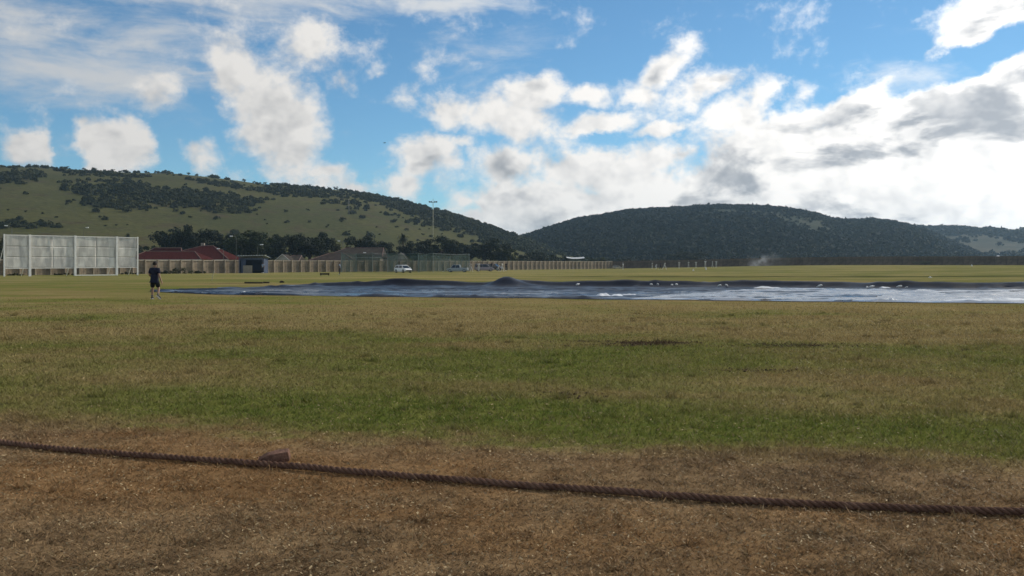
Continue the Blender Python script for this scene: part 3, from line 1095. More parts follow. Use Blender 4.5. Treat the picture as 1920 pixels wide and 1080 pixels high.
# ------------------------------------------------------------------ pale precast boundary wall
WALL_C = mat('precast_concrete', (0.245, 0.195, 0.138), 0.9, 0.15, 0.22, 1.6, 0.4, 18.0, each=0.2)
WALL_P = mat('precast_pillar', (0.36, 0.295, 0.215), 0.9, 0.15, 0.18, 1.6, 0.4, 18.0, each=0.12)
WALL_T = mat('precast_coping', (0.39, 0.335, 0.255), 0.9, 0.15, 0.18, 1.6, 0.4, 18.0, each=0.12)
WALL_D = mat('shaded_wall_precast', (0.118, 0.090, 0.068), 0.9, 0.15, 0.25, 1.2, 0.4, 18.0, each=0.15)  # darker precast colour, holds the shade of the backlit far wall


def run_wall(name, A, B, bay, height, label, mp, mc, mt, proud, ripple=0.0, z_fn=gz):
    A, B = Vector(A), Vector(B)
    L = (B - A).length
    n = max(1, round(L / bay))
    d = (B - A).normalized()
    rz = math.atan2(d.y, d.x)
    root = empty(name, (A.x, A.y, 0), 0, label, 'wall')
    step = L / n
    # ribbed slab panels: each made of upright staves with shallow joints
    pm = MB()
    k = 6
    wst = (step - 0.16) / k
    for i in range(k):
        pm.box((0.08 + wst * (i + .5), (0.012 if i % 2 else 0.0), height * .46), (wst - 0.012, 0.09, height * .92))
    pm.box((step / 2, 0.03, height * .46), (step - 0.14, 0.05, height * .92))
    panel_me = pm.mesh('panel')
    panel_me.materials.append(mc)
    pil_me = MB().box((0, -proud / 2 + .06, height * .5 + .01), (0.17, proud + .1, height * 1.0)).mesh('pillar')
    pil_me.materials.append(mp)
    cop_me = MB().box((step / 2, -0.03, height * .955), (step - .175, 0.20, height * .075)).mesh('coping')
    cop_me.materials.append(mt)
    rnd = random.Random(len(label))
    for i in range(n + 1):
        p = d * (step * i)
        z = z_fn(A.x + p.x, A.y + p.y) - 0.03
        link('pillar', pil_me, None, root, (p.x, p.y, z + rnd.uniform(-.02, .02)), (rnd.uniform(-.01, .01), rnd.uniform(-.01, .01), rz))
        if i < n:
            dz = rnd.uniform(-.015, .015)
            link('panel', panel_me, None, root, (p.x, p.y, z + dz), (rnd.uniform(-.008, .008), 0, rz))
            link('coping', cop_me, None, root, (p.x, p.y, z + dz), (0, rnd.uniform(-.004, .004), rz))
    return root


def wall_at(px):
    """Point of the pale wall's line seen at a column."""
    k = (px - 960) / F
    D = (-55.6 - 0.676 * 132) / (k - 0.676)
    return Vector((k * D, D, 0))


run_wall('boundary_wall', wall_at(-90), wall_at(1146), 2.06, 2.15, 'long pale precast concrete boundary wall with evenly spaced pillars', WALL_P, WALL_C, WALL_T, 0.34)
E = wall_at(1146)
w2 = [(E.x + .4, E.y + .5), (px2(1400, 238), 238), (px2(1620, 222), 222), (px2(2060, 196), 196)]
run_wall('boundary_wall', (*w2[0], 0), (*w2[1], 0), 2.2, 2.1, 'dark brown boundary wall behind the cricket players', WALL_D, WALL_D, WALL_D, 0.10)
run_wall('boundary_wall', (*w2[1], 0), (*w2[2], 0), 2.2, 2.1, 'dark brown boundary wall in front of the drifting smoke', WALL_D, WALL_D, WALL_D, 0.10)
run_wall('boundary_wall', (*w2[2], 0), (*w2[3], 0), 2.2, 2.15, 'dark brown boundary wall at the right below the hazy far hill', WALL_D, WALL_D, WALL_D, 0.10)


# ------------------------------------------------------------------ cricket sight screen
def sight_screen():
    A, B = Vector((px2(8, 107), 107, 0)), Vector((px2(258, 119), 119, 0))
    d = (B - A).normalized()
    rz = math.atan2(d.y, d.x)
    L = (B - A).length
    z0 = gz(A.x, A.y)
    H = 5.12
    root = empty('sight_screen', (A.x, A.y, z0), rz, 'large white cricket sight screen on tall white posts', 'sight screen')
    white = mat('white_paint_steel', (0.80, 0.78, 0.73), 0.5, 0.3, 0.06, 2.0)

    def along(px):
        k = (px - 960) / F
        # A + d*s with x = k*y
        return (k * A.y - A.x) / (d.x - k * d.y)
    s = [along(p) for p in (8, 56, 141, 219, 258)]
    clothm = []
    for k, c in enumerate(((0.82, 0.79, 0.73), (0.79, 0.76, 0.71), (0.85, 0.82, 0.76))):
        m = mat('screen_cloth_%s' % 'abc'[k], c, 0.8, 0.1, 0.16, 0.9, stretch=(1.6, 1, .5), transl=0.5)
        clothm.append(m)
    for i, x in enumerate(s):
        w = 0.26 if 0 < i < 4 else 0.17
        MB().box((x, 0, H / 2), (w, w * .8, H)).build('post', white, root, bevel=.012)
        MB().tube([(x, .12, H * .72), (x - .2, 2.3, 0.0)], 0.05, 7).build('brace', white, root)
    rnd = random.Random(3)
    for i in range(4):
        x0, x1 = s[i] + .14, s[i + 1] - .14
        cols = 2 if x1 - x0 > 3.6 else 1
        zb = 1.02 + .03 * i
        MB().box(((x0 + x1) / 2, 0, H - .10), (x1 - x0 + .02, .09, .10)).build('rail', white, root)
        MB().box(((x0 + x1) / 2, 0.01, zb - .05), (x1 - x0 + .02, .08, .09)).build('rail', white, root)
        rows = 3
        zt = H - .16
        for r in range(rows):
            za, zc = zb + (zt - zb) * r / rows, zb + (zt - zb) * (r + 1) / rows
            for c in range(cols):
                xa, xb = x0 + (x1 - x0) * c / cols, x0 + (x1 - x0) * (c + 1) / cols
                nx, nz = 14, 9
                V, Q = [], []
                ph = rnd.uniform(0, 40)
                for b in range(nz + 1):
                    for a in range(nx + 1):
                        fx, fz = a / nx, b / nz
                        gx, gz_ = xa + (xb - xa) * fx, za + (zc - za) * fz
                        y = 0.12 * float(fbm2(np.array(gx * 1.1), np.array(gz_ * .45), 7, 3)) + .06
                        V.append((xa + .003 + (xb - xa - .006) * fx, y, za + .003 + (zc - za - .006) * fz))
                for b in range(nz):
                    for a in range(nx):
                        q = b * (nx + 1) + a
                        Q.append((q, q + 1, q + nx + 2, q + nx + 1))
                me = mesh_np('panel', np.array(V), quads=np.array(Q))
                o = link('panel', me, rnd.choice(clothm), root, smooth=True)
                md = o.modifiers.new('cloth', 'SOLIDIFY')
                md.thickness = .008
    # ground rail under the third bay and a thin seam batten high in the second
    MB().box(((s[2] + s[3]) / 2, -.03, .07), (s[3] - s[2] - .27, .10, .11)).build('ground_rail', white, root)
    MB().box(((s[1] + s[2]) / 2, -.02, H - .95), (.07, .05, 1.5)).build('batten', white, root)


sight_screen()


# ------------------------------------------------------------------ houses behind the wall
def hip_roof(mb, x0, x1, y0, y1, ze, zr, inset_a, inset_b):
    """Hipped (or gabled with inset 0) roof, ridge along x."""
    ym = (y0 + y1) / 2
    v = [(x0, y0, ze), (x1, y0, ze), (x1, y1, ze), (x0, y1, ze), (x0 + inset_a, ym, zr), (x1 - inset_b, ym, zr)]
    mb.add(v, [(0, 1, 5, 4), (2, 3, 4, 5), (0, 4, 3), (1, 2, 5), (0, 3, 2, 1)])


def house(px0, px1, dist, depth, eave_py, ridge_py, inset, wall_m, roof_m, label, wing=None, trim=None, chimney=False, name='house'):
    x0, x1 = px2(px0, dist), px2(px1, dist)
    w = x1 - x0
    ze, zr = pz(eave_py, dist), pz(ridge_py, dist + depth / 2)
    root = empty(name, (x0, dist, 0), 0, label, 'house')
    MB().box((w / 2, depth / 2, ze / 2), (w - .9, depth - .9, ze)).build('wall', wall_m, root)
    rb = MB()
    hip_roof(rb, 0, w, 0, depth, ze - .05, zr, inset[0], inset[1])
    roof = rb.build('roof', roof_m, root)
    tm = trim or mat('ridge_tile', (0.20, 0.13, 0.11), 0.9, .1, .15)
    ym = depth / 2
    MB().tube([(inset[0], ym, zr + .02), (w - inset[1], ym, zr + .02)], .10, 6).build('ridge', tm, roof)
    MB().tube([(0, 0, ze), (inset[0], ym, zr + .02)], .08, 6).build('hip', tm, roof)
    MB().tube([(w, 0, ze), (w - inset[1], ym, zr + .02)], .08, 6).build('hip', tm, roof)
    MB().box((w / 2, -.04, ze - .14), (w, .07, .18)).build('fascia', mat('fascia_white', (0.5, 0.48, 0.44), .6), roof)
    if chimney:
        MB().box((w * .55, ym * 1.15, zr + .05), (.7, .5, 1.1)).build('chimney', wall_m, roof)
    for k in range(3):
        wx = w * (.2 + .3 * k)
        wn = MB().box((wx, .42, 1.45), (1.3, .08, 1.1)).build('window', mat('window_frame', (.5, .48, .45), .5), root)
        MB().box((wx, .37, 1.45), (1.1, .04, .9)).build('pane', mat('window_glass', (.02, .025, .03), .1, .6), wn)
    return root


PLASTER = mat('house_plaster', (0.30, 0.26, 0.21), .9, .1, .12)
RED = mat('red_roof_sheet', (0.058, 0.015, 0.013), .95, .02, .25, 1.0, .5, 4.0, stretch=(6, 1, 1))
RED2 = mat('dull_red_roof', (0.085, 0.040, 0.034), .95, .03, .22, 1.0, .4, 4.0)
BROWN = mat('brown_roof_tile', (0.054, 0.041, 0.034), .95, .03, .25, 1.2, .5, 6.0)
GREYR = mat('grey_roof_tile', (0.058, 0.049, 0.041), .95, .03, .2, 1.2, .5, 6.0)
house(276, 428, 176, 11, 486, 461, (9.0, 4.8), PLASTER, RED, 'house with big red hipped roof under the dark trees', chimney=True)
house(236, 377, 163, 8, 486, 471.5, (2.0, 2.6), PLASTER, RED, 'lower red roofed house close behind the wall beside the sight screen')
house(262, 340, 172.5, 3.2, 480, 465, (2.2, .6), PLASTER, RED, 'small red roof stepped below the big red hipped roof')
house(516, 560, 182, 7, 489, 479, (3, 0.2), PLASTER, GREYR, 'small grey roofed house left of the brown roofed house', )
house(578, 664, 186, 9, 488, 475, (3.5, 3.0), PLASTER, BROWN, 'brown roofed house with pale ridge lines behind the wall')
house(604, 716, 200, 10, 482, 465, (4.5, .3), PLASTER, GREYR, 'taller grey brown roof with square gable end behind the brown roof')
house(780, 846, 225, 9, 480, 468, (3.6, 3.6), PLASTER, RED2, 'dull reddish hipped roof below the trees behind the green nets')
house(712, 760, 205, 8, 486, 479, (3, 1.0), PLASTER, BROWN, 'low dark roof behind the white car')


def gable(px, py, dist, wpx, hpx, label):
    """Pale triangular gable end with its short roof."""
    x = px2(px, dist)
    w = wpx / F * dist
    zt = pz(py, dist)
    zb = zt - hpx / F * dist
    root = empty('house', (x, dist, 0), 0, label, 'house')
    MB().box((0, 2, zb / 2), (w * .8, 4, zb)).build('wall', PLASTER, root)
    MB().add([(-w * .4, 0, zb), (w * .4, 0, zb), (0, 0, zt - .12)], [(0, 1, 2)]).build('gable', mat('gable_white', (.45, .43, .40), .8), root)
    MB().add([(-w / 2, -.3, zb - .1), (0, -.3, zt), (0, 4.3, zt), (-w / 2, 4.3, zb - .1), (w / 2, -.3, zb - .1), (w / 2, 4.3, zb - .1)],
             [(0, 1, 2, 3), (4, 5, 2, 1)]).build('roof', GREYR, root)
    for s in (-1, 1):
        MB().tube([(s * w / 2, -.32, zb - .1), (0, -.32, zt)], .09, 6).build('barge_board', mat('gable_white', (.45, .43, .40), .8), root)


gable(530, 477, 170, 26, 10, 'small white gable end showing over the wall right of the blue shelter')
gable(1002 - 250, 474, 200, 26, 12, 'pale gable end rising behind the green nets left of the white car')


def lean_to():
    D = 268.0
    x = px2(1080, D)
    root = empty('lean_to', (x, D, 0), 0, 'thin pale sagging shed roof above the wall below the notch of the hills', 'shed')
    zt = pz(484.5, D)
    m = mat('pale_sheet', (.55, .55, .54), .5, .3, .1)
    MB().add([(-2.8, -1, zt + .15), (-1, -1, zt - .12), (1, -1, zt - .1), (2.6, -1, zt + .08), (2.6, 3, zt + .5), (1, 3, zt + .35), (-1, 3, zt + .3), (-2.8, 3, zt + .55)],
             [(0, 1, 6, 7), (1, 2, 5, 6), (2, 3, 4, 5)]).build('roof', m, root)
    for sx in (-2.4, 2.3):
        for sy in (-.8, 2.8):
            MB().tube([(sx, sy, 0), (sx, sy, zt - .02)], .06, 6).build('post', BARK, root)


lean_to()


def far_house(px, py, dist, w, label, z=None, roof_m=None):
    x = px2(px, dist)
    zt = pz(py, dist)
    root = empty('house', (x, dist, zt - 3.2), .2, label, 'house')
    MB().box((0, 0, 1.1), (w, 5, 2.2)).build('wall', mat('white_plaster', (.62, .61, .58), .8), root)
    rb = MB()
    hip_roof(rb, -w / 2 - .3, w / 2 + .3, -2.9, 2.9, 2.2, 3.3, .6, .6)
    rb.build('roof', roof_m or mat('white_roof', (.66, .66, .66), .45), root)


def hill_depth(hill, u, py):
    ts = np.linspace(0, 1, 400)
    X, D, Z, P = hill.at(np.full(400, float(u)), ts)
    return float(D[int(np.argmin(np.abs(P - py)))])


far_house(1596, 459.5, hill_depth(right_hill, 1596, 463), 2.4, 'tiny white hut alone on the dark wooded hill')
far_house(1873, 485.5, 560, 2.8, 'largest of the white houses above the dark wall at the right')
far_house(1880, 473.5, hill_depth(far_hill, 1880, 477), 4.0, 'white house highest up the far hillside at the right')
far_house(1871, 479.5, 700, 2.4, 'small white house between the highest and the largest white house')
far_house(1898, 488.5, 560, 2.2, 'low white house near the right edge above the dark wall')
far_house(1917, 488.5, 560, 3.2, 'white house cut by the right edge of the picture')


# ------------------------------------------------------------------ blue team shelter
def shelter():
    P = wall_at(471)
    D = P.y - 5.5
    x0, x1 = px2(448.5, D), px2(494.5, D)
    w = x1 - x0
    root = empty('team_shelter', (x0, D, gz(x0, D)), 0, 'open fronted blue team shelter with pale sheet roof against the wall', 'shelter')
    blue = mat('blue_painted_steel', (0.050, 0.066, 0.110), .6, .3, .15, 1.5)
    dblue = mat('navy_painted_steel', (0.024, 0.034, 0.065), .6, .3, .15, 1.5)
    H = 2.45
    MB().box((w / 2, 2.6, H / 2), (w, .06, H)).build('back_panel', dblue, root)
    MB().box((.05, 1.3, H / 2), (.08, 2.5, H)).build('side_panel', blue, root)
    MB().box((w - .05, 1.3, H / 2), (.08, 2.5, H)).build('side_panel', blue, root)
    MB().box((w / 2, .02, H - .16), (w - .2, .06, .30)).build('fascia', blue, root)
    MB().box((w * .17, .03, H / 2 - .15), (.75, .05, H - .35)).build('front_panel', blue, root)
    MB().box((.55 + .85, -.1, .62), (1.5, .10, 1.24)).build('low_wall', mat('cream_board', (.30, .26, .20), .8, .1, .12), root)
    MB().box((w / 2 + .3, 2.0, .45), (w - 1.0, .4, .06)).build('bench', mat('bench_wood', (.10, .08, .06), .7), root)
    roof = MB()
    n = 22
    sec = []
    for k in range(n + 1):
        xx = -.25 + (w + .7) * k / n
        zz = .05 * (1 if k % 2 else -1)
        sec.append([(xx, -.55, H + .34 + zz + .10 * (k / n)), (xx, 2.9, H + .05 + zz)])
    for a, b in zip(sec[:-1], sec[1:]):
        roof.add([a[0], b[0], b[1], a[1]], [(0, 1, 2, 3)])
    o = roof.build('roof', mat('pale_corrugated_sheet', (.36, .40, .42), .45, .4, .1), root)
    md = o.modifiers.new('sheet', 'SOLIDIFY')
    md.thickness = .03
    for xx in (.1, w - .1):
        MB().tube([(xx, -.45, 0), (xx, -.45, H + .33)], .045, 7).build('post', blue, root)


shelter()


# ------------------------------------------------------------------ green practice nets
def net_material():
    m = bpy.data.materials.new('green_net')
    m.use_nodes = True
    t = m.node_tree
    g = NT(t)
    b = t.nodes['Principled BSDF']
    b.inputs['Base Color'].default_value = (0.014, 0.048, 0.034, 1)
    b.inputs['Roughness'].default_value = .8
    tr = g.n('ShaderNodeBsdfTransparent')
    mx = g.n('ShaderNodeMixShader')
    P = g.n('ShaderNodeTexCoord').outputs['Object']
    g.put(mx.inputs[0], g.ss(g.noise(g.mapping(P, scale=(1, 1, .3)), .7, 4), .3, .7, .22, .48))
    t.links.new(tr.outputs[0], mx.inputs[1])
    t.links.new(b.outputs[0], mx.inputs[2])
    t.links.new(mx.outputs[0], t.nodes['Material Output'].inputs['Surface'])
    return m


def practice_nets():
    net = net_material()
    steel = mat('galvanised_pole', (.16, .20, .19), .5, .3, .1)
    D0 = 153.0
    H = 3.35
    root = empty('practice_nets', (px2(640, D0), D0, 0), 0, 'green cricket practice nets on steel poles before the pale wall', 'nets')
    ox, oy = px2(640, D0), D0
    fr = [(640, 153.5), (698, 153.5), (727, 156), (784, 156), (812, 158), (880, 172)]
    pts = [(px2(p, d) - ox, d - oy) for p, d in fr]
    back = [(px2(p, d) - ox, d - oy) for p, d in ((668, 163), (745, 170), (800, 176), (866, 188))]

    def curtain(a, b, z0, z1, nm='netting'):
        n = 16
        V, Q = [], []
        for i in range(n + 1):
            f = i / n
            x, y = a[0] + (b[0] - a[0]) * f, a[1] + (b[1] - a[1]) * f
            sag = .22 * math.sin(math.pi * f)
            for j in range(5):
                V.append((x, y + .12 * math.sin(f * 17 + j), z0 + (z1 - sag - z0) * j / 4))
        for i in range(n):
            for j in range(4):
                q = i * 5 + j
                Q.append((q, q + 5, q + 6, q + 1))
        link(nm, mesh_np(nm, np.array(V), quads=np.array(Q)), net, root, smooth=True)
    for p in pts + back:
        MB().tube([(p[0], p[1], 0), (p[0], p[1], H + .1)], .05, 7).build('post', steel, root)
    for a, b in zip(pts[:-1], pts[1:]):
        curtain(a, b, .02, H)
        MB().tube([(a[0], a[1], H), ((a[0] + b[0]) / 2, (a[1] + b[1]) / 2, H - .15), (b[0], b[1], H)], .018, 5).build('wire', steel, root)
    for a, b in zip(back[:-1], back[1:]):
        curtain(a, b, .02, H)
    for a, b in ((pts[2], back[1]), (pts[3], back[2]), (pts[5], back[3]), (pts[0], back[0])):
        curtain(a, b, .02, H)


practice_nets()


# ------------------------------------------------------------------ masts and street lamps
def mast(px, top, dist, label, cross=True, r=.14, base=0.0, name='floodlight_mast', mcol=(.30, .29, .20)):
    x = px2(px, dist)
    h = pz(top, dist) - base
    root = empty(name, (x, dist, base), 0, label, 'mast')
    m = mat('mast_steel_' + name, mcol, .6, .3, .1)
    MB().tube([(0, 0, 0), (0, 0, h * .5), (0, 0, h)], [r * 1.5, r * 1.1, r * .7], 8).build('pole', m, root, smooth=True)
    if cross:
        dk = mat('lamp_housing_dark', (.04, .045, .05), .5)
        MB().box((0, 0, h - .35), (2.3, .12, .14)).build('crossarm', dk, root)
        for k in range(-2, 3):
            if k:
                MB().box((k * .5, -.16, h - .2), (.36, .25, .3), (.5, 0, 0)).build('floodlight', dk, root)
        MB().tube([(0, 0, h), (0, 0, h + .7)], .04, 5).build('spike', dk, root)
    return root


mast(812, 377, 250, 'tall thin floodlight mast with a crossbar top against the sky', True, .10)
mast(654, 372, hill_depth(left_hill, 654, 402), 'faint thin radio mast standing on the hillside above the brown roofs', False, .18,
     base=pz(402, hill_depth(left_hill, 654, 402)), name='radio_mast', mcol=(.16, .15, .12))


def street_lamp(px, py, dist, label, right=True):
    x = px2(px, dist)
    h = pz(py, dist)
    s = 1 if right else -1
    root = empty('street_lamp', (x, dist, 0), 0, label, 'street lamp', 'street lamps behind the wall')
    m = mat('lamp_pole_grey', (.11, .11, .10), .5, .3, .1)
    MB().tube([(0, 0, 0), (0, 0, h - .4), (s * .15, -.1, h - .08), (s * .75, -.35, h)], [.06, .04, .03, .03], 7).build('pole', m, root, smooth=True)
    MB().loft([[(s * .6, -.46, h - .05), (s * .6, -.24, h - .05), (s * .6, -.28, h + .08), (s * .6, -.42, h + .08)],
               [(s * 1.15, -.50, h - .06), (s * 1.15, -.20, h - .06), (s * 1.15, -.26, h + .12), (s * 1.15, -.44, h + .12)]]).build(
        'lamp_head', mat('lamp_head_white', (.78, .78, .76), .35, .5), root)


for px, py, d, lab, r in ((443, 443, 178, 'street lamp among the trees above the left edge of the shelter', False), (483, 459, 172, 'street lamp with arm above the blue shelter roof', True),
                          (157, 427, 180, 'street lamp poking up above the middle of the sight screen', True), (419, 466.5, 172, 'low street lamp at the right foot of the red hipped roof', False),
                          (643, 452, 210, 'street lamp standing over the left slope of the brown roof', False), (692, 474, 190, 'street lamp in front of the square gable end behind the nets', False),
                          (548, 472, 195, 'low street lamp in front of the dark trees right of the white gable', True), (946, 471, 245, 'street lamp beside the big tree above the cars', True),
                          (22, 423.5, 170, 'street lamp above the left end of the sight screen', False)):
    street_lamp(px, py, d, lab, r)


# ------------------------------------------------------------------ boundary rope
def rope():
    path_px = [(-330, 812), (-120, 823), (0, 835), (250, 860), (500, 880), (730, 897), (960, 914), (1190, 932), (1400, 945), (1650, 957), (1920, 966), (2150, 972), (2400, 980)]
    pts = []
    for px, py in path_px:
        D = EYE * F / (py - HY)
        pts.append((px2(px, D), D))
    xs, ys = np.array(pts).T
    t = np.linspace(xs[0], xs[-1], 2600)
    # smooth path through the points with a little lateral wander
    y = np.interp(t, xs, ys)
    k = np.hanning(301)
    k /= k.sum()
    y = np.convolve(np.pad(y, 150, mode='edge'), k, mode='valid')
    y = y + 0.05 * fbm2(t / 0.6, t * 0, 51, 3) + 0.10 * fbm2(t / 2.2, t * 0 + 4, 54, 2)
    z = ground_z(t, y) + 0.027 + 0.012 * (fbm2(t / 0.4, t * 0 + 3, 52, 2) + .2)
    P = np.stack([t, y, z], -1)
    T = np.gradient(P, axis=0)
    seg = np.linalg.norm(T, axis=1)
    s = np.concatenate([[0], np.cumsum((seg[1:] + seg[:-1]) / 2)])
    T /= seg[:, None]
    U = np.cross(T, np.array([0, 0, 1.0]))
    U /= np.linalg.norm(U, axis=1, keepdims=True)
    W = np.cross(U, T)
    root = empty('boundary_rope', tuple(P[0]), 0, 'thick twisted brown boundary rope lying across the dry grass', 'rope')
    m = bpy.data.materials.new('rope_fibre')
    m.use_nodes = True
    g = NT(m.node_tree)
    b = m.node_tree.nodes['Principled BSDF']
    b.inputs['Roughness'].default_value = .95
    b.inputs['Specular IOR Level'].default_value = .05
    pos = g.n('ShaderNodeNewGeometry').outputs['Position']
    c = g.mix(g.ss(g.noise(pos, 5.0, 5.0, .65), .35, .65), (0.100, 0.054, 0.038), (0.180, 0.105, 0.073))
    c = g.mix(g.m('MULTIPLY', g.ss(g.noise(pos, 90.0, 3.0, .6), .5, .75), .6), c, (0.20, 0.125, 0.09))
    g.put(b.inputs['Base Color'], c)
    bn = g.n('ShaderNodeBump')
    bn.inputs['Strength'].default_value = .8
    bn.inputs['Distance'].default_value = .006
    g.put(bn.inputs['Height'], g.noise(pos, 130.0, 4.0, .7))
    m.node_tree.links.new(bn.outputs[0], b.inputs['Normal'])
    pitch, R, r, nr = 0.150, 0.0120, 0.0155, 8
    for sidx in range(3):
        ph = -2 * math.pi * s / pitch + sidx * 2 * math.pi / 3
        rr = R * (1 + .10 * fbm2(s / .3, s * 0 + sidx, 53, 2))
        C = P + U * (np.cos(ph) * rr)[:, None] + W * (np.sin(ph) * rr)[:, None]
        q = 2 * np.pi * np.arange(nr) / nr
        V = C[:, None, :] + r * (U[:, None, :] * np.cos(q)[None, :, None] + W[:, None, :] * np.sin(q)[None, :, None])
        n = len(P)
        i = np.arange(n - 1)[:, None] * nr + np.arange(nr)[None, :]
        j = np.arange(n - 1)[:, None] * nr + (np.arange(nr)[None, :] + 1) % nr
        Q = np.stack([i, j, j + nr, i + nr], -1).reshape(-1, 4)
        me = mesh_np('strand', V.reshape(-1, 3) - P[0], quads=Q)
        link('strand', me, m, root, smooth=True)
    # loose hairs
    k = 7000
    rg = np.random.default_rng(77)
    i = rg.integers(0, len(P), k)
    a = rg.uniform(0, 2 * np.pi, k)
    out = U[i] * np.cos(a)[:, None] + W[i] * np.sin(a)[:, None]
    base = P[i] + out * (R + r * .8)
    tip = base + out * (.002 + .010 * rg.random(k) ** 2)[:, None] + T[i] * (rg.normal(size=k) * .010)[:, None]
    wd = T[i] * .0011
    V = np.stack([base - wd, base + wd, tip], 1).reshape(-1, 3) - P[0]
    h = link('fibres', mesh_np('fibres', V, tris=np.arange(3 * k).reshape(k, 3)), mat('rope_hair', (.19, .12, .085), .9, .05, .2), root)
    h['kind'] = 'stuff'


rope()


def brick():
    D = 7.02
    x = px2(512, D)
    me = MB().box((0, 0, 0), (.245, .115, .080)).mesh('brick')
    bm = bmesh.new()
    bm.from_mesh(me)
    bmesh.ops.subdivide_edges(bm, edges=bm.edges, cuts=5, use_grid_fill=True)
    rnd = random.Random(2)
    for v in bm.verts:
        n = Vector((rnd.uniform(-1, 1), rnd.uniform(-1, 1), rnd.uniform(-1, 1))) * .0022
        ex = abs(v.co.x) / .1225
        ey = abs(v.co.y) / .0575
        ez = abs(v.co.z) / .04
        if (ex > .97) + (ey > .97) + (ez > .97) >= 2:
            v.co *= rnd.uniform(.955, .99)
        if v.co.x < -.05 and v.co.z > 0.02:
            v.co.z -= .035 * min(1, (-.05 - v.co.x) / .07)      # broken away corner
        v.co += n
    bm.to_mesh(me)
    bm.free()
    o = link('brick', me, mat('worn_brick', (0.19, 0.108, 0.078), .95, .1, .3, 14.0, .9, 60.0), None,
             (x, D + .03, gz(x, D) + .058), (math.radians(4), math.radians(-9), math.radians(9)))
    tag(o, 'reddish brown broken brick lying just behind the rope', 'brick')


brick()


# ------------------------------------------------------------------ pitch covers
def curve(pts):
    P = np.array([((px2(px, EYE * F / (py - HY))), EYE * F / (py - HY)) for px, py in pts])
    return P


FRONT = curve([(282, 547.5), (400, 553), (500, 554), (700, 557), (1000, 560), (1400, 565), (1920, 570), (2300, 574)])
BACK = curve([(282, 545.5), (400, 541), (600, 536.5), (800, 536), (1000, 536.8), (1400, 537.6), (1920, 541), (2300, 544)])
MOUNDS = [(948, 60.4, .55, 1.0, .8), (972, 60.0, .18, 1.5, .8), (748, 62.2, .15, 1.0, .7), (1110, 61, .09, 1.0, .6), (1290, 61, .10, 1.2, .6), (1450, 60.5, .12, 1.5, .6), (1590, 59, .09, 1.6, .6), (820, 62, .07, 2.0, .6),
          (1700, 57.5, .10, 2.0, .6)]


def cover_material(name, base, rough, base2, spec=.5):
    m = bpy.data.materials.new(name)
    m.use_nodes = True
    g = NT(m.node_tree)
    b = m.node_tree.nodes['Principled BSDF']
    P = g.n('ShaderNodeNewGeometry').outputs['Position']
    n1 = g.noise(g.mapping(P, scale=(.5, 1, 1)), .5, 5.0, .6)
    g.put(b.inputs['Base Color'], g.mix(g.ss(n1, .4, .65), base, base2))
    g.put(b.inputs['Roughness'], g.ss(g.noise(P, .8, 4.0), .3, .7, rough - .10, rough + .12))
    b.inputs['Specular IOR Level'].default_value = spec
    bn = g.n('ShaderNodeBump')
    bn.inputs['Strength'].default_value = .25
    bn.inputs['Distance'].default_value = .03
    g.put(bn.inputs['Height'], g.noise(g.mapping(P, rot=(0, 0, .25), scale=(.22, 1.2, 1)), 2.2, 5.0, .6, .4))
    m.node_tree.links.new(bn.outputs[0], b.inputs['Normal'])
    return m


WHITE_SHEET = mat('white_sheet', (.70, .71, .72), .4, .4, .06, 3.0)


def cover(name, label, s0, s1, v0, v1, lift, material, seed, slant=0.0, lip=0.0, front_lip=0.02, wr=1.0, ns=520, nv=64, seams=()):
    fs = np.linspace(0, 1, len(FRONT))
    S, Vv = np.meshgrid(np.linspace(0, 1, ns), np.linspace(0, 1, nv), indexing='ij')
    v = v0 + (v1 - v0) * Vv
    s = s0 + (s1 - s0) * S + slant * (v - .5)
    s = np.clip(s, 0, 1)
    # ragged outline
    v = v + (0.030 * fbm2(s * 40, s * 0, seed, 3)) * (np.abs(Vv - .5) * 2) ** 6
    FX, FY = np.interp(s, fs, FRONT[:, 0]), np.interp(s, fs, FRONT[:, 1])
    BX, BY = np.interp(s, fs, BACK[:, 0]), np.interp(s, fs, BACK[:, 1])
    X, Y = FX + (BX - FX) * v, FY + (BY - FY) * v
    Z = ground_z(X, Y) + lift + .012
    Z = Z + wr * (0.070 * (fbm2(X / 5.5 + Y * .1, Y / 1.3, seed + 1, 3) + .18) + 0.026 * fbm2(X / 2.4, Y / .55 + X * .12, seed + 2, 3)).clip(-.03, 1)
    ridge = np.abs(fbm2(X / 5.0 + 3, Y / 1.6, seed + 3, 2))
    Z = Z + wr * .07 * np.clip(.06 - ridge, 0, 1) / .06
    for px, D, h, sx, sy in MOUNDS:
        if v1 > .9:
            Z = Z + h * np.exp(-((X - px2(px, D)) / sx) ** 2 - ((Y - D) / sy) ** 2)
    for sk in seams:
        Z = Z + .030 * np.exp(-((s - sk - .03 * (v - .5)) / .0022) ** 2)
    if lip:
        Z = Z + lip * np.exp(-((Vv - .955) / .035) ** 2) * (0.6 + 1.1 * (fbm2(X / 2.6, X * 0 + 2, seed + 4, 3) + .5)) * sstep(-18, -9, X)
    Z = Z + front_lip * np.exp(-((Vv - .02) / .03) ** 2) * np.clip(.3 + 3.2 * fbm2(X / 1.6, X * 0 + 9, seed + 6, 3), 0, 2)
    # the rim comes down to the grass
    edge = np.minimum(np.minimum(Vv, 1 - Vv) * nv / 1.2, 1)
    Z = (ground_z(X, Y) + .006 + lift * .5) * (1 - edge) + Z * edge
    P = np.stack([X, Y, Z], -1).reshape(-1, 3)
    i = np.arange(ns - 1)[:, None] * nv + np.arange(nv - 1)[None, :]
    Q = np.stack([i, i + nv, i + nv + 1, i + 1], -1).reshape(-1, 4)
    o = link(name, mesh_np(name, P, quads=Q), material, smooth=True)
    tag(o, label, 'tarpaulin', 'plastic covers laid over the pitch')
    return o


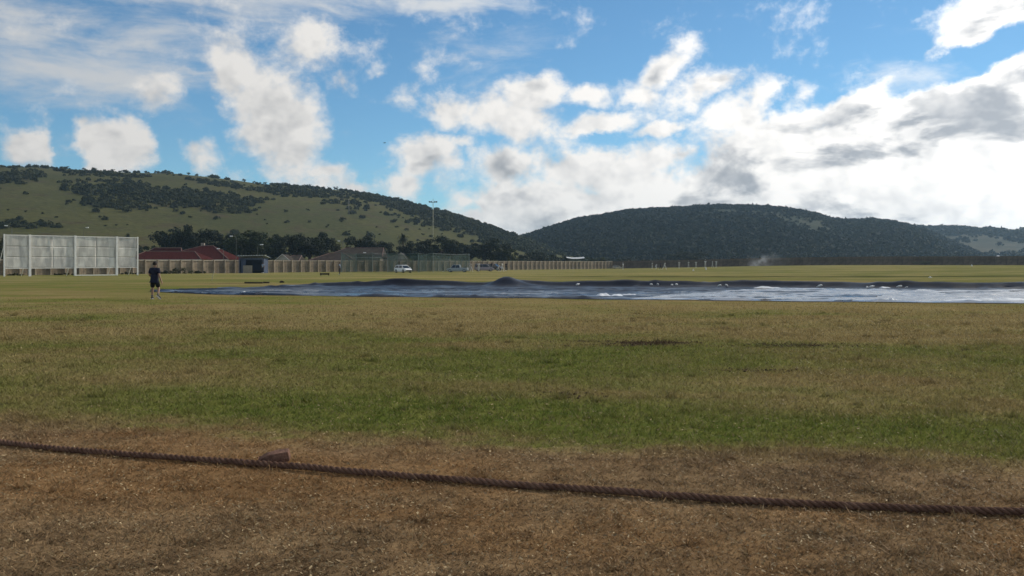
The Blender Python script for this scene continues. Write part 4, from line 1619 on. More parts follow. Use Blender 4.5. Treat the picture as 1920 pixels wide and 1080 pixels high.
NAVY = cover_material('navy_plastic', (0.004, 0.006, 0.014), .40, (0.008, 0.012, 0.026), .16)
BLUE = cover_material('blue_plastic', (0.011, 0.015, 0.026), .32, (0.022, 0.028, 0.042), .32)
SILV = cover_material('silver_plastic', (0.20, 0.205, 0.22), .28, (0.30, 0.305, 0.32))
back_cover = cover('pitch_cover', 'dark navy plastic cover humped along the far side of the pitch', 0.0, 1.0, .42, 1.0, 0.0, NAVY, 200, 0, .28, 0.0)
front_cover = cover('pitch_cover', 'blue plastic cover spread along the near left side of the pitch', 0.0, .80, 0.0, .50, .020, BLUE, 230, .06, 0.0, .06, .8, seams=(.13, .27, .41, .55, .68))
right_cover = cover('pitch_cover', 'shiny silver grey plastic cover spread at the right of the pitch', .70, 1.0, 0.0, .80, .045, SILV, 260, .12, 0.0, .06, .55, seams=(.755, .80, .845, .89, .935))


def flap(parent, px, py, w, d, h, seed, rz=0.0):
    """Turned-over rim of a cover showing its white underside."""
    D = EYE * F / (py - HY)
    x = px2(px, D)
    n, k = 18, 8
    rng = np.random.default_rng(seed)
    a, b = np.meshgrid(np.linspace(-.5, .5, n), np.linspace(0, 1, k), indexing='ij')
    z = h * np.sin(b * math.pi * .85) * (0.45 + 1.1 * vnoise(a * 5 + seed, b * 2, seed)) * (1 - (np.abs(a) * 2) ** 3)
    y = d * (b - .5) + .1 * d * vnoise(a * 6, b * 3, seed + 3)
    V = np.stack([a * w, y, z + .05], -1).reshape(-1, 3)
    i = np.arange(n - 1)[:, None] * k + np.arange(k - 1)[None, :]
    Q = np.stack([i, i + k, i + k + 1, i + 1], -1).reshape(-1, 4)
    o = link('flap', mesh_np('flap', V, quads=Q), WHITE_SHEET, parent, (x, D, gz(x, D) + .02), (0, 0, rz), smooth=True)
    o['label'] = 'turned up white rim of the cover'


for par, px, py, w, d, h, rz in ((front_cover, 1132, 557.5, .62, .7, .10, .1), (front_cover, 1157, 557.5, .55, .6, .10, -.1), (front_cover, 1180, 555.5, .7, .4, .05, .05), (right_cover, 1675, 566.5, .30, .5, .08, 0),
                                 (right_cover, 1810, 567, 1.4, .7, .07, .05), (right_cover, 1775, 567.5, .5, .5, .05, .05), (right_cover, 1895, 565.5, 1.2, .8, .08, .05), (right_cover, 1850, 564.8, .8, .6, .06, .1),
                                 (back_cover, 1440, 542.5, 1.7, .6, .09, .02), (back_cover, 1660, 541.8, .6, .5, .10, 0), (back_cover, 1915, 540, .5, .6, .16, 0), (front_cover, 456, 552, .25, .5, .06, 0)):
    flap(par, px, py, w, d, h, int(px), rz)


def sandbag_mesh():
    bm = bmesh.new()
    bmesh.ops.create_uvsphere(bm, u_segments=14, v_segments=9, radius=.5)
    for v in bm.verts:
        c = v.co
        c.x *= .62
        c.y *= .40
        c.z *= .34
        c.z = max(c.z, -.13)
        pinch = 1 - .55 * sstep(.20, .31, np.array(abs(c.x)))
        c.y *= float(pinch)
        c += Vector((0, 0, .012 * math.sin(c.x * 30) + .01 * math.sin(c.y * 41)))
    # tied neck
    bmesh.ops.create_cone(bm, segments=8, radius1=.035, radius2=.075, depth=.12, cap_ends=True, matrix=Matrix.Translation((.35, 0, .0)) @ Matrix.Rotation(math.pi / 2, 4, 'Y'))
    me = bpy.data.meshes.new('sandbag')
    bm.to_mesh(me)
    bm.free()
    me.polygons.foreach_set('use_smooth', np.ones(len(me.polygons), bool))
    me.materials.append(mat('white_sack', (.68, .67, .64), .8, .1, .1, 8.0, .4))
    return me


BAG = sandbag_mesh()
bag_txt = ['leftmost small white sandbag on the far rim of the navy cover', 'left one of two white sandbags close together mid way along the far rim', 'right one of two white sandbags close together mid way along the far rim',
           'white sandbag left of the pair sitting side by side', 'white sandbag on the right of the pair sitting side by side', 'white sandbag lying lower on the cover by a small one', 'small upright white sandbag near the cover middle',
           'white sandbag at the far rim above the shiny silver cover', 'left of two small white sandbags right of the white rim strip', 'right of two small white sandbags right of the white rim strip',
           'white sandbag close beside the turned up rim at the right', 'last white sandbag before the right side of the far rim', 'single tiny white sandbag out on the blue cover']
for (px, py, s), lab in zip(((1083, 537.5, .8), (1221, 537, .75), (1233.5, 536.8, .7), (1260, 538, .7), (1268.5, 537.3, .8), (1349, 539.8, .8), (1362, 538.5, .7), (1537.5, 540.5, .9), (1626, 542, .6), (1634, 541.5, .8),
                              (1687, 541, .8), (1700, 541.5, .5), (1278, 548, .35)), bag_txt):
    D = EYE * F / (py + 1.5 - HY)
    x = px2(px, D)
    o = link('sandbag', BAG, None, None, (x, D, gz(x, D) + .12 * s + (.10 if py < 545 else .02)), (random.uniform(-.3, .3), random.uniform(-.4, .4), random.uniform(0, 3)), (s * .6, s * .6, s * .5))
    tag(o, lab, 'sandbag', 'white sandbags weighing down the covers')


# ------------------------------------------------------------------ people
def skin_mesh(name, verts, edges, radii, root=0, sub=1):
    me = bpy.data.meshes.new(name)
    me.from_pydata([tuple(v) for v in verts], edges, [])
    o = bpy.data.objects.new(name, me)
    COL.objects.link(o)
    o.modifiers.new('skin', 'SKIN')
    if sub:
        sb = o.modifiers.new('sub', 'SUBSURF')
        sb.levels = sub
        sb.render_levels = sub
    for i, d in enumerate(me.skin_vertices[0].data):
        r = radii[i]
        d.radius = r if hasattr(r, '__len__') else (r, r)
        d.use_root = (i == root)
        d.use_loose = False
    dg = bpy.context.evaluated_depsgraph_get()
    dg.update()
    ev = o.evaluated_get(dg)
    out = bpy.data.meshes.new_from_object(ev)
    out.name = name
    bpy.data.objects.remove(o)
    bpy.data.meshes.remove(me)
    out.polygons.foreach_set('use_smooth', np.ones(len(out.polygons), bool))
    return out


STAND = dict(pelvis=(0, 0, .95), spine=(0, .01, 1.14), chest=(0, 0, 1.34), neck=(0, 0, 1.47), jaw=(0, .03, 1.56), head=(0, .02, 1.66), crown=(0, .01, 1.74),
             shl=(-.17, 0, 1.40), ell=(-.23, -.02, 1.13), wrl=(-.24, .05, .89), hal=(-.24, .08, .80), shr=(.17, 0, 1.40), elr=(.23, -.02, 1.13), wrr=(.24, .05, .89), har=(.24, .08, .80),
             hil=(-.09, 0, .90), knl=(-.10, .03, .50), anl=(-.11, -.01, .09), tol=(-.12, .15, .035), hir=(.09, 0, .90), knr=(.10, .03, .50), anr=(.11, -.01, .09), tor=(.12, .15, .035))
RAD = dict(pelvis=(.150, .115), spine=(.130, .10), chest=(.165, .115), neck=.06, jaw=.068, head=(.080, .094), crown=.062, sh=.072, el=.047, wr=.032, ha=.036, hi=.088, kn=.060, an=.042, to=.036)
BONES = [('pelvis', 'spine'), ('spine', 'chest'), ('chest', 'neck'), ('neck', 'jaw'), ('jaw', 'head'), ('head', 'crown'), ('chest', 'shl'), ('shl', 'ell'), ('ell', 'wrl'), ('wrl', 'hal'),
         ('chest', 'shr'), ('shr', 'elr'), ('elr', 'wrr'), ('wrr', 'har'), ('pelvis', 'hil'), ('hil', 'knl'), ('knl', 'anl'), ('anl', 'tol'), ('pelvis', 'hir'), ('hir', 'knr'), ('knr', 'anr'), ('anr', 'tor')]


def rad(k):
    return RAD[k] if k in RAD else RAD[k[:2]]


def body_mesh(name, pose, grow=1.0, sub=1, fingers=False):
    J = dict(STAND)
    J.update(pose)
    names = list(J)
    verts = [Vector(J[k]) for k in names]
    radii = [tuple(x * grow for x in rad(k)) if hasattr(rad(k), '__len__') else rad(k) * grow for k in names]
    edges = [(names.index(a), names.index(b)) for a, b in BONES]
    # palms, fingers and thumb
    if fingers:
        for side in 'lr':
            h, w_ = Vector(J['ha' + side]), Vector(J['wr' + side])
            d = (h - w_).normalized()
            fwd = Vector((0, 1, 0))
            across = (fwd - d * fwd.dot(d)).normalized()
            curl = d.cross(across) * (1 if side == 'l' else -1)
            hi = names.index('ha' + side)
            for k, L in enumerate((.072, .082, .078, .062)):
                o_ = across * (.030 - .020 * k)
                a = h + d * .030 + o_
                b = a + d * L * .5 + curl * .006
                c = b + d * L * .4 + curl * .022
                i = len(verts)
                verts += [a, b, c]
                radii += [.0105, .0095, .008]
                edges += [(hi, i), (i, i + 1), (i + 1, i + 2)]
            i = len(verts)
            verts += [h + across * .045 - d * .01, h + across * .062 + d * .035 + curl * .012]
            radii += [.013, .010]
            edges += [(hi, i), (i, i + 1)]
    return skin_mesh(name, verts, edges, radii, names.index('pelvis'), sub), J


def paint(me, J, table, mats):
    """Give each face the material of the nearest bone."""
    for m in mats:
        me.materials.append(m)
    segs = [(Vector(J[a]), Vector(J[b]), table.get(a + '>' + b, table.get(b, 0))) for a, b in BONES]
    for p in me.polygons:
        c = p.center
        best, bi = 9e9, 0
        for a, b, s in segs:
            ab = b - a
            f = max(0, min(1, (c - a).dot(ab) / ab.length_squared))
            dd = (c - a - ab * f).length
            if dd < best:
                best, bi = dd, (s(f) if callable(s) else s)
        p.material_index = bi


SKIN_T = mat('skin_tan', (.30, .185, .125), .6, .3, .08, 9.0)
SKIN_D = mat('skin_brown', (.13, .075, .05), .6, .3, .08, 9.0)
HAIR = mat('dark_hair', (.022, .017, .014), .7, .2, .2, 30.0)
CLOTH = {}


def cloth(nm, c):
    return mat('cloth_' + nm, c, .9, .1, .12, 9.0, .3, 40.0)


WHITES = cloth('cricket_white', (.56, .55, .52))
CREAM = cloth('cream', (.44, .42, .37))
NAVYC = cloth('navy', (.018, .020, .038))
BLACKC = cloth('black', (.014, .014, .016))
BLUEC = cloth('light_blue', (.25, .32, .42))
GREYC = cloth('grey', (.12, .12, .13))
SHOE = mat('shoe_black', (.02, .02, .02), .5, .3)
SHOEW = mat('shoe_white', (.62, .62, .60), .5, .3)

POSES = {
    'stand': {},
    'walk': dict(knl=(-.10, .16, .52), anl=(-.10, .22, .09), tol=(-.11, .37, .05), knr=(.10, -.02, .50), anr=(.11, -.28, .14), tor=(.12, -.15, .03), ell=(-.23, -.10, 1.14), wrl=(-.23, -.12, .90), hal=(-.23, -.11, .81),
                 elr=(.23, .06, 1.14), wrr=(.22, .20, .94), har=(.22, .25, .87)),
    'arms': dict(elr=(.42, .05, 1.36), wrr=(.52, .12, 1.58), har=(.55, .14, 1.66), ell=(-.36, .06, 1.20), wrl=(-.34, .26, 1.14), hal=(-.32, .34, 1.13)),
    'crouch': dict(pelvis=(0, -.12, .66), spine=(0, .02, .82), chest=(0, .14, .97), neck=(0, .21, 1.08), jaw=(0, .25, 1.16), head=(0, .25, 1.26), crown=(0, .24, 1.34), shl=(-.17, .14, 1.03), shr=(.17, .14, 1.03),
                   ell=(-.22, .18, .78), elr=(.22, .18, .78), wrl=(-.12, .34, .66), wrr=(.12, .34, .66), hal=(-.07, .40, .62), har=(.07, .40, .62), hil=(-.09, -.12, .62), hir=(.09, -.12, .62), knl=(-.15, .14, .42), knr=(.15, .14, .42),
                   anl=(-.15, -.06, .09), anr=(.15, -.06, .09), tol=(-.17, .09, .035), tor=(.17, .09, .035)),
    'hips': dict(ell=(-.33, -.06, 1.16), wrl=(-.20, .04, 1.0), hal=(-.14, .07, .98), elr=(.33, -.06, 1.16), wrr=(.20, .04, 1.0), har=(.14, .07, .98), knl=(-.13, .02, .5), anl=(-.17, 0, .09), tol=(-.20, .14, .035),
                 knr=(.13, .02, .5), anr=(.17, 0, .09), tor=(.20, .14, .035)),
    'sit': dict(pelvis=(0, 0, .52), spine=(0, .0, .70), chest=(0, .04, .90), neck=(0, .06, 1.02), jaw=(0, .09, 1.11), head=(0, .08, 1.21), crown=(0, .07, 1.29), shl=(-.17, .04, .96), shr=(.17, .04, .96), ell=(-.23, .06, .70),
                elr=(.23, .06, .70), wrl=(-.13, .28, .62), wrr=(.13, .28, .62), hal=(-.09, .36, .61), har=(.09, .36, .61), hil=(-.09, .02, .50), hir=(.09, .02, .50), knl=(-.12, .42, .50), knr=(.12, .42, .50),
                anl=(-.12, .44, .09), anr=(.12, .44, .09), tol=(-.13, .60, .035), tor=(.13, .60, .035)),
    'throw': dict(spine=(.04, .06, 1.12), chest=(.08, .14, 1.30), neck=(.10, .18, 1.42), jaw=(.11, .22, 1.50), head=(.11, .22, 1.60), crown=(.11, .21, 1.68), shl=(-.08, .10, 1.36), shr=(.24, .18, 1.36), elr=(.44, .24, 1.50),
                  wrr=(.62, .34, 1.66), har=(.68, .37, 1.71), ell=(-.26, .14, 1.18), wrl=(-.36, .30, 1.30), hal=(-.38, .36, 1.36), knl=(-.20, .20, .52), anl=(-.30, .24, .09), tol=(-.34, .38, .05),
                  knr=(.16, -.10, .48), anr=(.24, -.40, .16), tor=(.26, -.30, .03)),
}
TABLE_LONG = dict(spine=1, chest=1, neck=lambda f: 1 if f < .75 else 0, jaw=0, head=0, crown=4, shl=1, shr=1, ell=lambda f: 1 if f < .6 else 0, elr=lambda f: 1 if f < .6 else 0, wrl=0, wrr=0, hal=0, har=0,
                  hil=2, hir=2, knl=2, knr=2, anl=2, anr=2, tol=3, tor=3)
BODIES = {}


def person(px, feet_py, dist, pose, shirt, trousers, label, rz=0.0, tall=1.0, skin=SKIN_T, hat=None, group=None, z=None, shoe=SHOEW):
    x = px2(px, dist)
    key = (pose, shirt.name, trousers.name, skin.name)
    if key not in BODIES:
        me, J = body_mesh('person', POSES[pose], 1.06, 1)
        paint(me, J, TABLE_LONG, [skin, shirt, trousers, shoe, HAIR])
        BODIES[key] = (me, J)
    me, J = BODIES[key]
    o = link('person', me, None, None, (x, dist, gz(x, dist) if z is None else z), (0, 0, rz), (tall, tall, tall))
    tag(o, label, 'person', group)
    if hat is not None:
        c = Vector(J['crown'])
        hb = MB()
        hb.tube([c + Vector((0, 0, -.03)), c + Vector((0, 0, -.015))], [.17, .165], 12)
        hb.tube([c + Vector((0, 0, -.02)), c + Vector((0, 0, .04)), c + Vector((0, 0, .075))], [.098, .09, .05], 12)
        hb.build('hat', hat, o, smooth=True)
    return o


CRICK = 'cricket players in white on the far pitch'
crick = [
    (1168, 212, 'stand', WHITES, CREAM, 'cricket player in white standing alone near the end of the pale wall', .6, 1.0),
    (1223, 222, 'hips', CREAM, CREAM, 'leftmost player of the cluster of cricketers in pale clothes', 2.0, 1.0),
    (1230, 218, 'crouch', WHITES, WHITES, 'crouching player in white left of the dark umpire', -1.2, 1.0),
    (1246, 205, 'throw', WHITES, WHITES, 'player in white with one arm thrown up beside the dark umpire', -2.2, 1.06),
    (1239, 196, 'walk', NAVYC, BLACKC, 'umpire in dark clothes among the white cricketers', 1.2, 1.06),
    (1273.5, 224, 'stand', CREAM, CREAM, 'slim player in white standing right of the umpire cluster', 2.8, 1.05),
    (1291, 236, 'hips', CREAM, CREAM, 'pale player standing under the lone flat topped tree', 2.2, 1.0),
    (1305, 228, 'arms', CREAM, CREAM, 'pale player with raised arms under the lone flat topped tree', 3.0, 1.0),
    (1322.5, 222, 'stand', WHITES, CREAM, 'tall pale player standing second in the right hand cluster', 3.0, 1.15),
    (1336, 224, 'walk', CREAM, CREAM, 'pale player walking in the right hand cluster of cricketers', 1.6, 1.05),
    (1343, 224, 'arms', CREAM, CREAM, 'rightmost pale cricketer with an arm lifted', 2.6, 1.05),
]
for px, d, ps, a, b, lab, rz, tl in crick:
    person(px, 0, d, ps, a, b, lab, rz, tl, group=CRICK, skin=SKIN_D, hat=CREAM if ps in ('hips', 'stand') else None)

CARP = 'people beside the parked cars'
person(880, 0, 178, 'arms', WHITES, CREAM, 'person in white with raised arm beside the silver pickup', 2.2, 1.06, group=CARP)
person(883.5, 0, 168, 'walk', WHITES, WHITES, 'person in white bending forward right of the silver pickup', -1.5, 1.0, group=CARP)
person(897.5, 0, 170, 'stand', WHITES, WHITES, 'person in white standing straight in front of the grey car', .2, 1.05, group=CARP)
person(922, 0, 190, 'arms', NAVYC, GREYC, 'person in dark clothes with pale arms up behind the grey car', 2.6, 1.06, group=CARP, skin=SKIN_T)
person(935, 0, 172, 'crouch', WHITES, CREAM, 'person in white crouching beside the dark car', -1.3, 1.05, group=CARP)
person(941.5, 0, 168, 'walk', WHITES, WHITES, 'person in white walking off at the right end of the cars', -1.9, 1.05, group=CARP)
person(949, 0, 186, 'stand', BLACKC, BLACKC, 'person in black standing against the wall right of the cars', 2.9, 1.05, group=CARP)
person(637, 0, 123, 'stand', BLUEC, BLACKC, 'person in pale top and dark trousers standing alone on the outfield before the nets', 1.6, 1.0, skin=SKIN_D)
person(831, 0, 170, 'stand', BLACKC, BLACKC, 'person in black standing behind the green nets', 2.0, .95, skin=SKIN_D)
person(493, 0, 142.6, 'stand', BLUEC, NAVYC, 'person in pale blue and navy standing inside the blue shelter', 2.9, 1.0, skin=SKIN_D)


def walker():
    """The near person walking away past the end of the covers."""
    D = 39.4
    x = px2(290, D)
    pose = dict(pelvis=(-.01, 0, .90), spine=(-.01, .02, 1.08), chest=(-.015, .02, 1.26), neck=(-.01, .01, 1.385), jaw=(.0, .04, 1.465), head=(.0, .035, 1.56), crown=(.0, .03, 1.635),
                shl=(-.185, .02, 1.315), ell=(-.255, .02, 1.06), wrl=(-.17, .20, .96), hal=(-.12, .27, .97), shr=(.165, .0, 1.315), elr=(.225, -.05, 1.06), wrr=(.295, .0, .83), har=(.315, .02, .74),
                hil=(-.095, .0, .86), knl=(-.125, .07, .48), anl=(-.13, .03, .085), tol=(-.145, .18, .03), hir=(.085, -.01, .86), knr=(.155, .06, .49), anr=(.235, -.17, .16), tor=(.285, -.06, .035))
    me, J = body_mesh('person', pose, 1.0, 2, True)
    me.materials.append(SKIN_T)
    root = link('person', me, None, None, (x, D, gz(x, D)), (0, 0, -.06))
    tag(root, 'person in navy shirt and dark shorts walking away on the grass left of the covers', 'person')
    V = {k: Vector(v) for k, v in J.items()}
    lerp = lambda a, b, f: V[a].lerp(V[b], f)
    # shirt: trunk to below the hips with short sleeves
    vs = [V['pelvis'] + Vector((0, 0, -.13)), V['pelvis'], V['spine'], V['chest'], V['neck'] + Vector((0, 0, -.035)), V['shl'], lerp('shl', 'ell', .45), lerp('shl', 'ell', .78), V['shr'], lerp('shr', 'elr', .45), lerp('shr', 'elr', .78)]
    sh = skin_mesh('shirt', vs, [(0, 1), (1, 2), (2, 3), (3, 4), (3, 5), (5, 6), (6, 7), (3, 8), (8, 9), (9, 10)],
                   [(.195, .140), (.190, .142), (.172, .130), (.190, .135), (.085, .085), .098, .082, .080, .098, .082, .080], 1, 2)
    link('shirt', sh, NAVYC, root)
    st = skin_mesh('shorts', [V['pelvis'] + Vector((0, 0, .04)), V['pelvis'] + Vector((0, 0, -.05)), V['hil'], lerp('hil', 'knl', .55), lerp('hil', 'knl', .95), V['hir'], lerp('hir', 'knr', .55), lerp('hir', 'knr', .95)],
                   [(0, 1), (1, 2), (2, 3), (3, 4), (1, 5), (5, 6), (6, 7)], [(.165, .125), (.17, .13), .112, .108, .106, .112, .108, .106], 1, 2)
    link('shorts', st, BLACKC, root)
    for s in 'lr':
        a, t = V['an' + s], V['to' + s]
        heel = a + (a - t).normalized() * .06 + Vector((0, 0, -.045 if s == 'l' else -.02))
        f = (t - heel).normalized()
        sm = skin_mesh('shoe', [heel, heel.lerp(t, .45) + Vector((0, 0, .02)), t + f * .05], [(0, 1), (1, 2)], [.046, (.050, .046), (.044, .030)], 1, 1)
        so = link('shoe', sm, SHOE, root)
        up = Vector((0, 0, 1))
        side = f.cross(up).normalized()
        n = side.cross(f)
        c = heel.lerp(t + f * .05, .5) - n * .043
        R = Matrix((f, side, n)).transposed().to_euler()
        MB().box(tuple(c), (.30, .096, .024), R).build('sole', SHOEW, so, bevel=.008)
        # sock
        sk = skin_mesh('sock', [a + Vector((0, 0, -.01)), a + (V['kn' + s] - a).normalized() * .13], [(0, 1)], [.050, .052], 0, 1)
        link('sock', sk, GREYC, root)
    c = V['head']
    bm = bmesh.new()
    bmesh.ops.create_icosphere(bm, subdivisions=3, radius=1.0)
    for v in list(bm.verts):
        p = v.co.copy()
        v.co = Vector((p.x * .089, p.y * .104 - .006, p.z * .108 + .012))
    kill = [v for v in bm.verts if (v.co.y > .052 and v.co.z < .055) or v.co.z < -.055]
    bmesh.ops.delete(bm, geom=kill, context='VERTS')
    hm = bpy.data.meshes.new('hair')
    bm.to_mesh(hm)
    bm.free()
    link('hair', hm, HAIR, root, tuple(c), smooth=True)
    for s in (-1, 1):
        MB().tube([c + Vector((s * .082, .0, -.035)), c + Vector((s * .098, -.01, -.005)), c + Vector((s * .086, -.005, .025))], [.012, .016, .010], 6).build('ear', SKIN_T, root, smooth=True)
        MB().tube([c + Vector((s * .032, .086, .0)), c + Vector((s * .032, .094, .0))], [.013, .008], 8).build('eye', mat('eye_dark', (.03, .025, .02), .3), root, smooth=True)
    MB().tube([c + Vector((0, .088, .01)), c + Vector((0, .118, -.035)), c + Vector((0, .092, -.042))], [.010, .015, .012], 6).build('nose', SKIN_T, root, smooth=True)
    MB().tube([c + Vector((-.026, .088, -.072)), c + Vector((0, .098, -.070)), c + Vector((.026, .088, -.072))], [.004, .007, .004], 6).build('mouth', mat('lip', (.20, .09, .07), .5), root, smooth=True)
    # pale collar of the undershirt at the nape
    cl = skin_mesh('collar', [V['neck'] + Vector((-.03, -.02, -.01)), V['neck'] + Vector((.06, -.03, .0))], [(0, 1)], [.052, .050], 0, 1)
    link('collar', cl, GREYC, root)


walker()


# ------------------------------------------------------------------ parked cars
def car(px, dist, yaw, paint_c, label, style='hatch', scale=1.0, group='cars parked by the boundary wall'):
    x = px2(px, dist)
    root = empty('parked_car', (x, dist, gz(x, dist)), yaw, label, 'car', group)
    root.scale = (scale,) * 3
    pm = mat('car_paint_%d' % int(paint_c[0] * 1000 + paint_c[2] * 77000), paint_c, .25, .6, .03, 1.0)
    glass = mat('car_glass', (.012, .014, .016), .08, .7)
    black = mat('car_black', (.015, .015, .016), .7)
    if style == 'pickup':
        L, roofs = 5.0, (-.55, .95, -.75, 1.55)
    elif style == 'suv':
        L, roofs = 4.5, (-1.95, .55, -2.15, 1.15)
    else:
        L, roofs = 4.0, (-1.45, .45, -1.85, 1.15)
    hl = L / 2
    # (x, half width, bottom, top) sections of the lower body
    top = .98 if style != 'hatch' else .90
    secs = []
    for fx, hw, zb, zt in ((-hl, .70, .42, top - .12), (-hl + .12, .80, .30, top), (-hl + .6, .84, .24, top + .02), (-.3, .86, .22, top), (hl - 1.3, .86, .22, top), (hl - .5, .82, .24, top - .12), (hl - .12, .76, .30, top - .24), (hl, .66, .40, top - .36)):
        secs.append([(fx, -hw, zb), (fx, -hw - .02, (zb + zt) / 2), (fx, -hw * .93, zt), (fx, 0, zt + .03), (fx, hw * .93, zt), (fx, hw + .02, (zb + zt) / 2), (fx, hw, zb), (fx, 0, zb - .02)])
    MB().loft(secs).build('body', pm, root, smooth=False)
    r0, r1, b0, b1 = roofs
    H = 1.48 if style == 'hatch' else 1.72
    MB().loft([[(b0, -.78, top - .02), (b1, -.78, top - .02), (b1, .78, top - .02), (b0, .78, top - .02)], [(r0, -.62, H - .06), (r1, -.62, H - .06), (r1, .62, H - .06), (r0, .62, H - .06)]]).build('windows', glass, root)
    MB().loft([[(r0 - .05, -.65, H - .08), (r1 + .06, -.65, H - .08), (r1 + .06, .65, H - .08), (r0 - .05, .65, H - .08)], [(r0 + .1, -.56, H), (r1 - .1, -.56, H), (r1 - .1, .56, H), (r0 + .1, .56, H)]]).build('roof', pm, root)
    for sy in (-1, 1):
        for (xa, xb) in ((b0, r0), (b1, r1), ((b0 + b1) / 2, (r0 + r1) / 2)):
            MB().tube([(xa, sy * .785, top - .02), (xb, sy * .63, H - .05)], .045, 5).build('pillar', pm, root)
    if style == 'pickup':
        MB().box((-hl + 1.0, 0, top + .035), (1.7, 1.42, .03)).build('load_bed', black, root)
    for sx in (-1, 1):
        for sy in (-1, 1):
            wx = sx * (hl - .82)
            wh = MB().tube([(wx, sy * .70, .32), (wx, sy * .88, .32)], .33, 18).build('wheel', mat('tyre', (.018, .018, .018), .85), root)
            MB().tube([(wx, sy * .875, .32), (wx, sy * .895, .32)], .20, 12).build('rim', mat('rim_alloy', (.35, .35, .36), .35, .5, metal=.6), wh)
    for sy in (-1, 1):
        MB().box((hl - .10, sy * .55, top - .40), (.16, .28, .14)).build('headlight', mat('headlight_glass', (.6, .6, .6), .15, .6), root)
        MB().box((-hl + .06, sy * .62, top - .22), (.12, .2, .2)).build('tail_light', mat('tail_light_red', (.25, .012, .012), .3), root)
        MB().box((b1 - .15, sy * .92, top + .05), (.12, .16, .12)).build('mirror', pm, root)
    MB().box((hl - .03, 0, .42), (.14, 1.3, .16)).build('bumper', black, root)
    return root


car(756, 150.5, -.85, (.80, .80, .78), 'small white hatchback parked at the green nets', 'hatch', .88)
car(858, 161, math.pi - .15, (.27, .30, .30), 'silver green pickup parked at the right end of the nets', 'pickup', .78)
car(908, 176, .2, (.26, .22, .23), 'grey purple car parked behind the person in white', 'suv', .85)
car(926, 194, -.4, (.03, .03, .035), 'dark car behind the grey one at the wall', 'hatch', 1.0)
car(1157, 250, .1, (.40, .37, .28), 'small cream car just past the end of the pale wall', 'hatch', .62)


# ------------------------------------------------------------------ small things on the outfield
def bench():
    D = 115.0
    x = px2(609, D)
    root = empty('low_bench', (x, D, gz(x, D)), .1, 'low dark wooden bench lying on the outfield left of the lone person', 'bench')
    w = mat('dark_wood', (.045, .032, .022), .8, .1, .2, 5)
    for k in range(3):
        MB().box((0, -.16 + .16 * k, .30), (1.3, .14, .05)).build('slat', w, root)
    for sx in (-.5, .5):
        MB().box((sx, 0, .14), (.10, .44, .28)).build('leg', w, root)
    MB().box((0, -.18, .18), (1.2, .04, .16)).build('apron', w, root)


bench()


def plank(px, py, L, label):
    D = EYE * F / (py - HY)
    x = px2(px, D)
    o = MB().box((0, 0, .06), (L, .35, .12), (0, .01, 0)).build('plank', mat('weathered_plank', (.055, .042, .028), .85, .1, .2, 4), None, (x, D, gz(x, D)), (0, 0, .06), bevel=.01)
    tag(o, label, 'plank')


plank(476, 531.5, 1.4, 'dark plank lying on the grass behind the blue cover')
plank(499, 531, .5, 'short dark block of wood at the right end of the long plank')


def clod(px, py, s, label):
    D = EYE * F / (py - HY)
    x = px2(px, D)
    bm = bmesh.new()
    bmesh.ops.create_icosphere(bm, subdivisions=2, radius=s)
    for v in bm.verts:
        v.co *= .75 + .5 * random.random()
        v.co.z *= .6
    me = bpy.data.meshes.new('soil_clod')
    bm.to_mesh(me)
    bm.free()
    o = link('soil_clod', me, mat('dark_soil', (.035, .025, .018), .95, .05, .3, 8), None, (x, D, gz(x, D) + s * .3))
    tag(o, label, 'clod')


clod(528, 530, .20, 'dark clod of soil on the grass right of the planks')
clod(1810, 504.5, .28, 'left one of two small dark lumps on the far right outfield')
clod(1840, 504.5, .28, 'right one of two small dark lumps on the far right outfield')


def stake():
    D = 80.0
    x = px2(398, D)
    root = empty('stake', (x, D, gz(x, D)), 0, 'thin pale stake leaning on the outfield before the wall', 'stake')
    m = mat('pale_stake', (.36, .34, .26), .7)
    MB().tube([(-.05, 0, 0), (.03, .05, .42), (.10, .1, .85)], [.022, .02, .018], 6).build('shaft', m, root)
    MB().box((.10, .1, .86), (.10, .03, .06)).build('tip', m, root)


stake()


def marker(px, py, dist, h, label):
    x = px2(px, dist)
    root = empty('marker_cone', (x, dist, gz(x, dist)), 0, label, 'marker', 'white markers on the outfield')
    m = mat('marker_white', (.7, .7, .66), .6)
    MB().tube([(0, 0, 0), (0, 0, .03)], [.20, .20], 12).build('base', m, root)
    MB().tube([(0, 0, .03), (0, 0, h * .6), (0, 0, h)], [.15, .09, .03], 12).build('cone', m, root)


marker(1300, 510.5, 170, .35, 'white marker on the grass below the raised arm cricketer')
marker(1323.5, 507, 185, .6, 'taller white marker on the grass below the right hand cricketers')
marker(1744, 521, 97, .12, 'flat white marker alone on the right outfield')
marker(1822, 500, 175, .4, 'white marker at the foot of the dark wall at the right')


def bird():
    D = 160.0
    x, z = px2(721, D), pz(268, D)
    root = empty('bird', (x, D, z), .6, 'tiny dark bird high in the blue gap of sky', 'bird')
    m = mat('bird_dark', (.02, .02, .022), .8)
    MB().tube([(-.22, 0, 0), (-.08, 0, .01), (.08, 0, .01), (.2, 0, .03), (.26, 0, .02)], [.015, .05, .06, .035, .01], 8).build('body', m, root, smooth=True)
    for s in (-1, 1):
        MB().add([(.08, 0, .02), (-.08, 0, .02), (-.03, s * .25, .10), (.07, s * .25, .11), (-.05, s * .48, .03), (0, s * .48, .035)], [(0, 1, 2, 3), (3, 2, 4, 5)]).build('wing', m, root)
    MB().add([(-.2, 0, 0), (-.34, -.06, 0), (-.34, .06, 0)], [(0, 1, 2)]).build('tail', m, root)


bird()


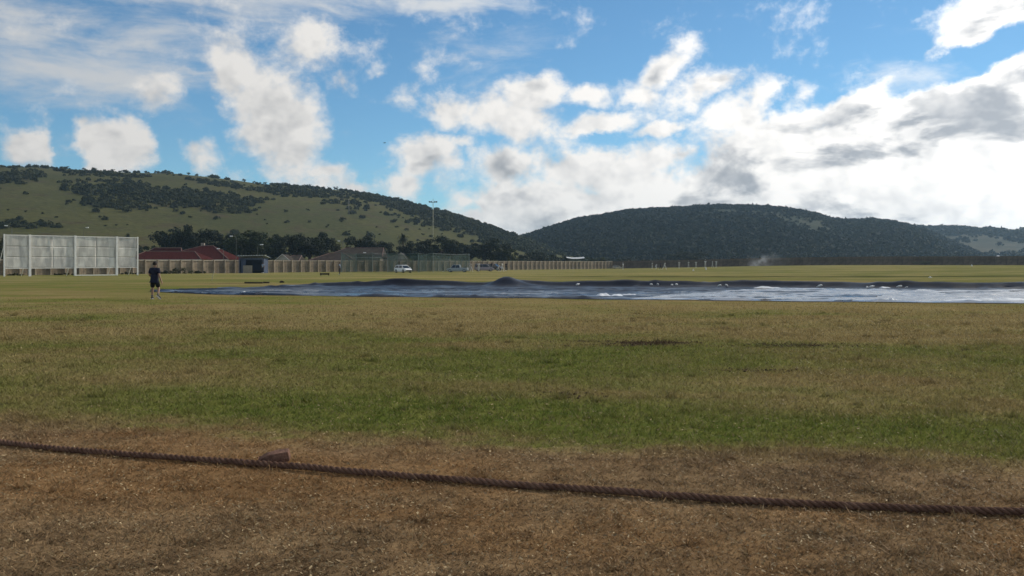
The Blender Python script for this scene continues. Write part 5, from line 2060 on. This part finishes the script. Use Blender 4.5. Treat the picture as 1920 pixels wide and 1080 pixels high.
# ------------------------------------------------------------------ smoke and haze
def volume_mat(name, build):
    m = bpy.data.materials.new(name)
    m.use_nodes = True
    t = m.node_tree
    t.nodes.clear()
    g = NT(t)
    out = g.n('ShaderNodeOutputMaterial')
    v = g.n('ShaderNodeVolumePrincipled')
    build(g, v)
    t.links.new(v.outputs[0], out.inputs['Volume'])
    return m


def smoke():
    D = 232.0
    x = px2(1414, D)

    def b(g, v):
        v.inputs['Color'].default_value = (.85, .87, .9, 1)
        tc = g.n('ShaderNodeTexCoord').outputs['Object']
        sp = g.n('ShaderNodeSeparateXYZ')
        g.put(sp.inputs[0], tc)
        X, Z = sp.outputs[0], sp.outputs[2]
        n = g.noise(g.mapping(tc, rot=(0, .5, 0), scale=(.7, 1, .8)), .55, 4, .6, .6)
        core = g.m('POWER', 2.718, g.m('MULTIPLY', -0.42, g.m('ADD', g.m('ABSOLUTE', g.m('SUBTRACT', X, g.m('MULTIPLY', Z, .9))), g.m('MULTIPLY', Z, .9))))
        drift = g.m('MULTIPLY', g.m('MULTIPLY', g.ss(X, -1, 3), g.ss(X, 22, 4)), g.ss(Z, 5.5, .3))
        den = g.m('ADD', g.m('MULTIPLY', core, .55), g.m('MULTIPLY', drift, .045))
        den = g.m('MULTIPLY', den, g.ss(n, .40, .68))
        # thin out before the faces of the bounding solid
        den = g.m('MULTIPLY', den, g.m('MULTIPLY', g.ss(X, -2.8, -1.0), g.ss(Z, 6.8, 4.0)))
        g.put(v.inputs['Density'], den)
    m = volume_mat('smoke_volume', b)
    o = MB().box((9.5, 0, 3.45), (25.0, 4.0, 6.9)).build('smoke', m, None, (x, D, gz(x, D) + .05))
    o.scale = (.8, .8, .62)
    tag(o, 'thin white smoke drifting right from the foot of the dark wall', 'smoke', kind='stuff')


smoke()


def haze():
    def b(g, v):
        v.inputs['Color'].default_value = (.52, .76, 1.0, 1)
        v.inputs['Density'].default_value = 0.00017
        v.inputs['Anisotropy'].default_value = 0.35
    m = volume_mat('haze_air', b)
    top = max(float(h.Z.max()) for h in (left_hill, right_hill, far_hill)) + 30
    o = MB().box((0, 1300, (top - 2.5) / 2), (6600, 3700, top + 2.5)).build('haze', m)
    tag(o, 'thin pale blue haze of the air over the whole field', 'haze', kind='stuff')


haze()
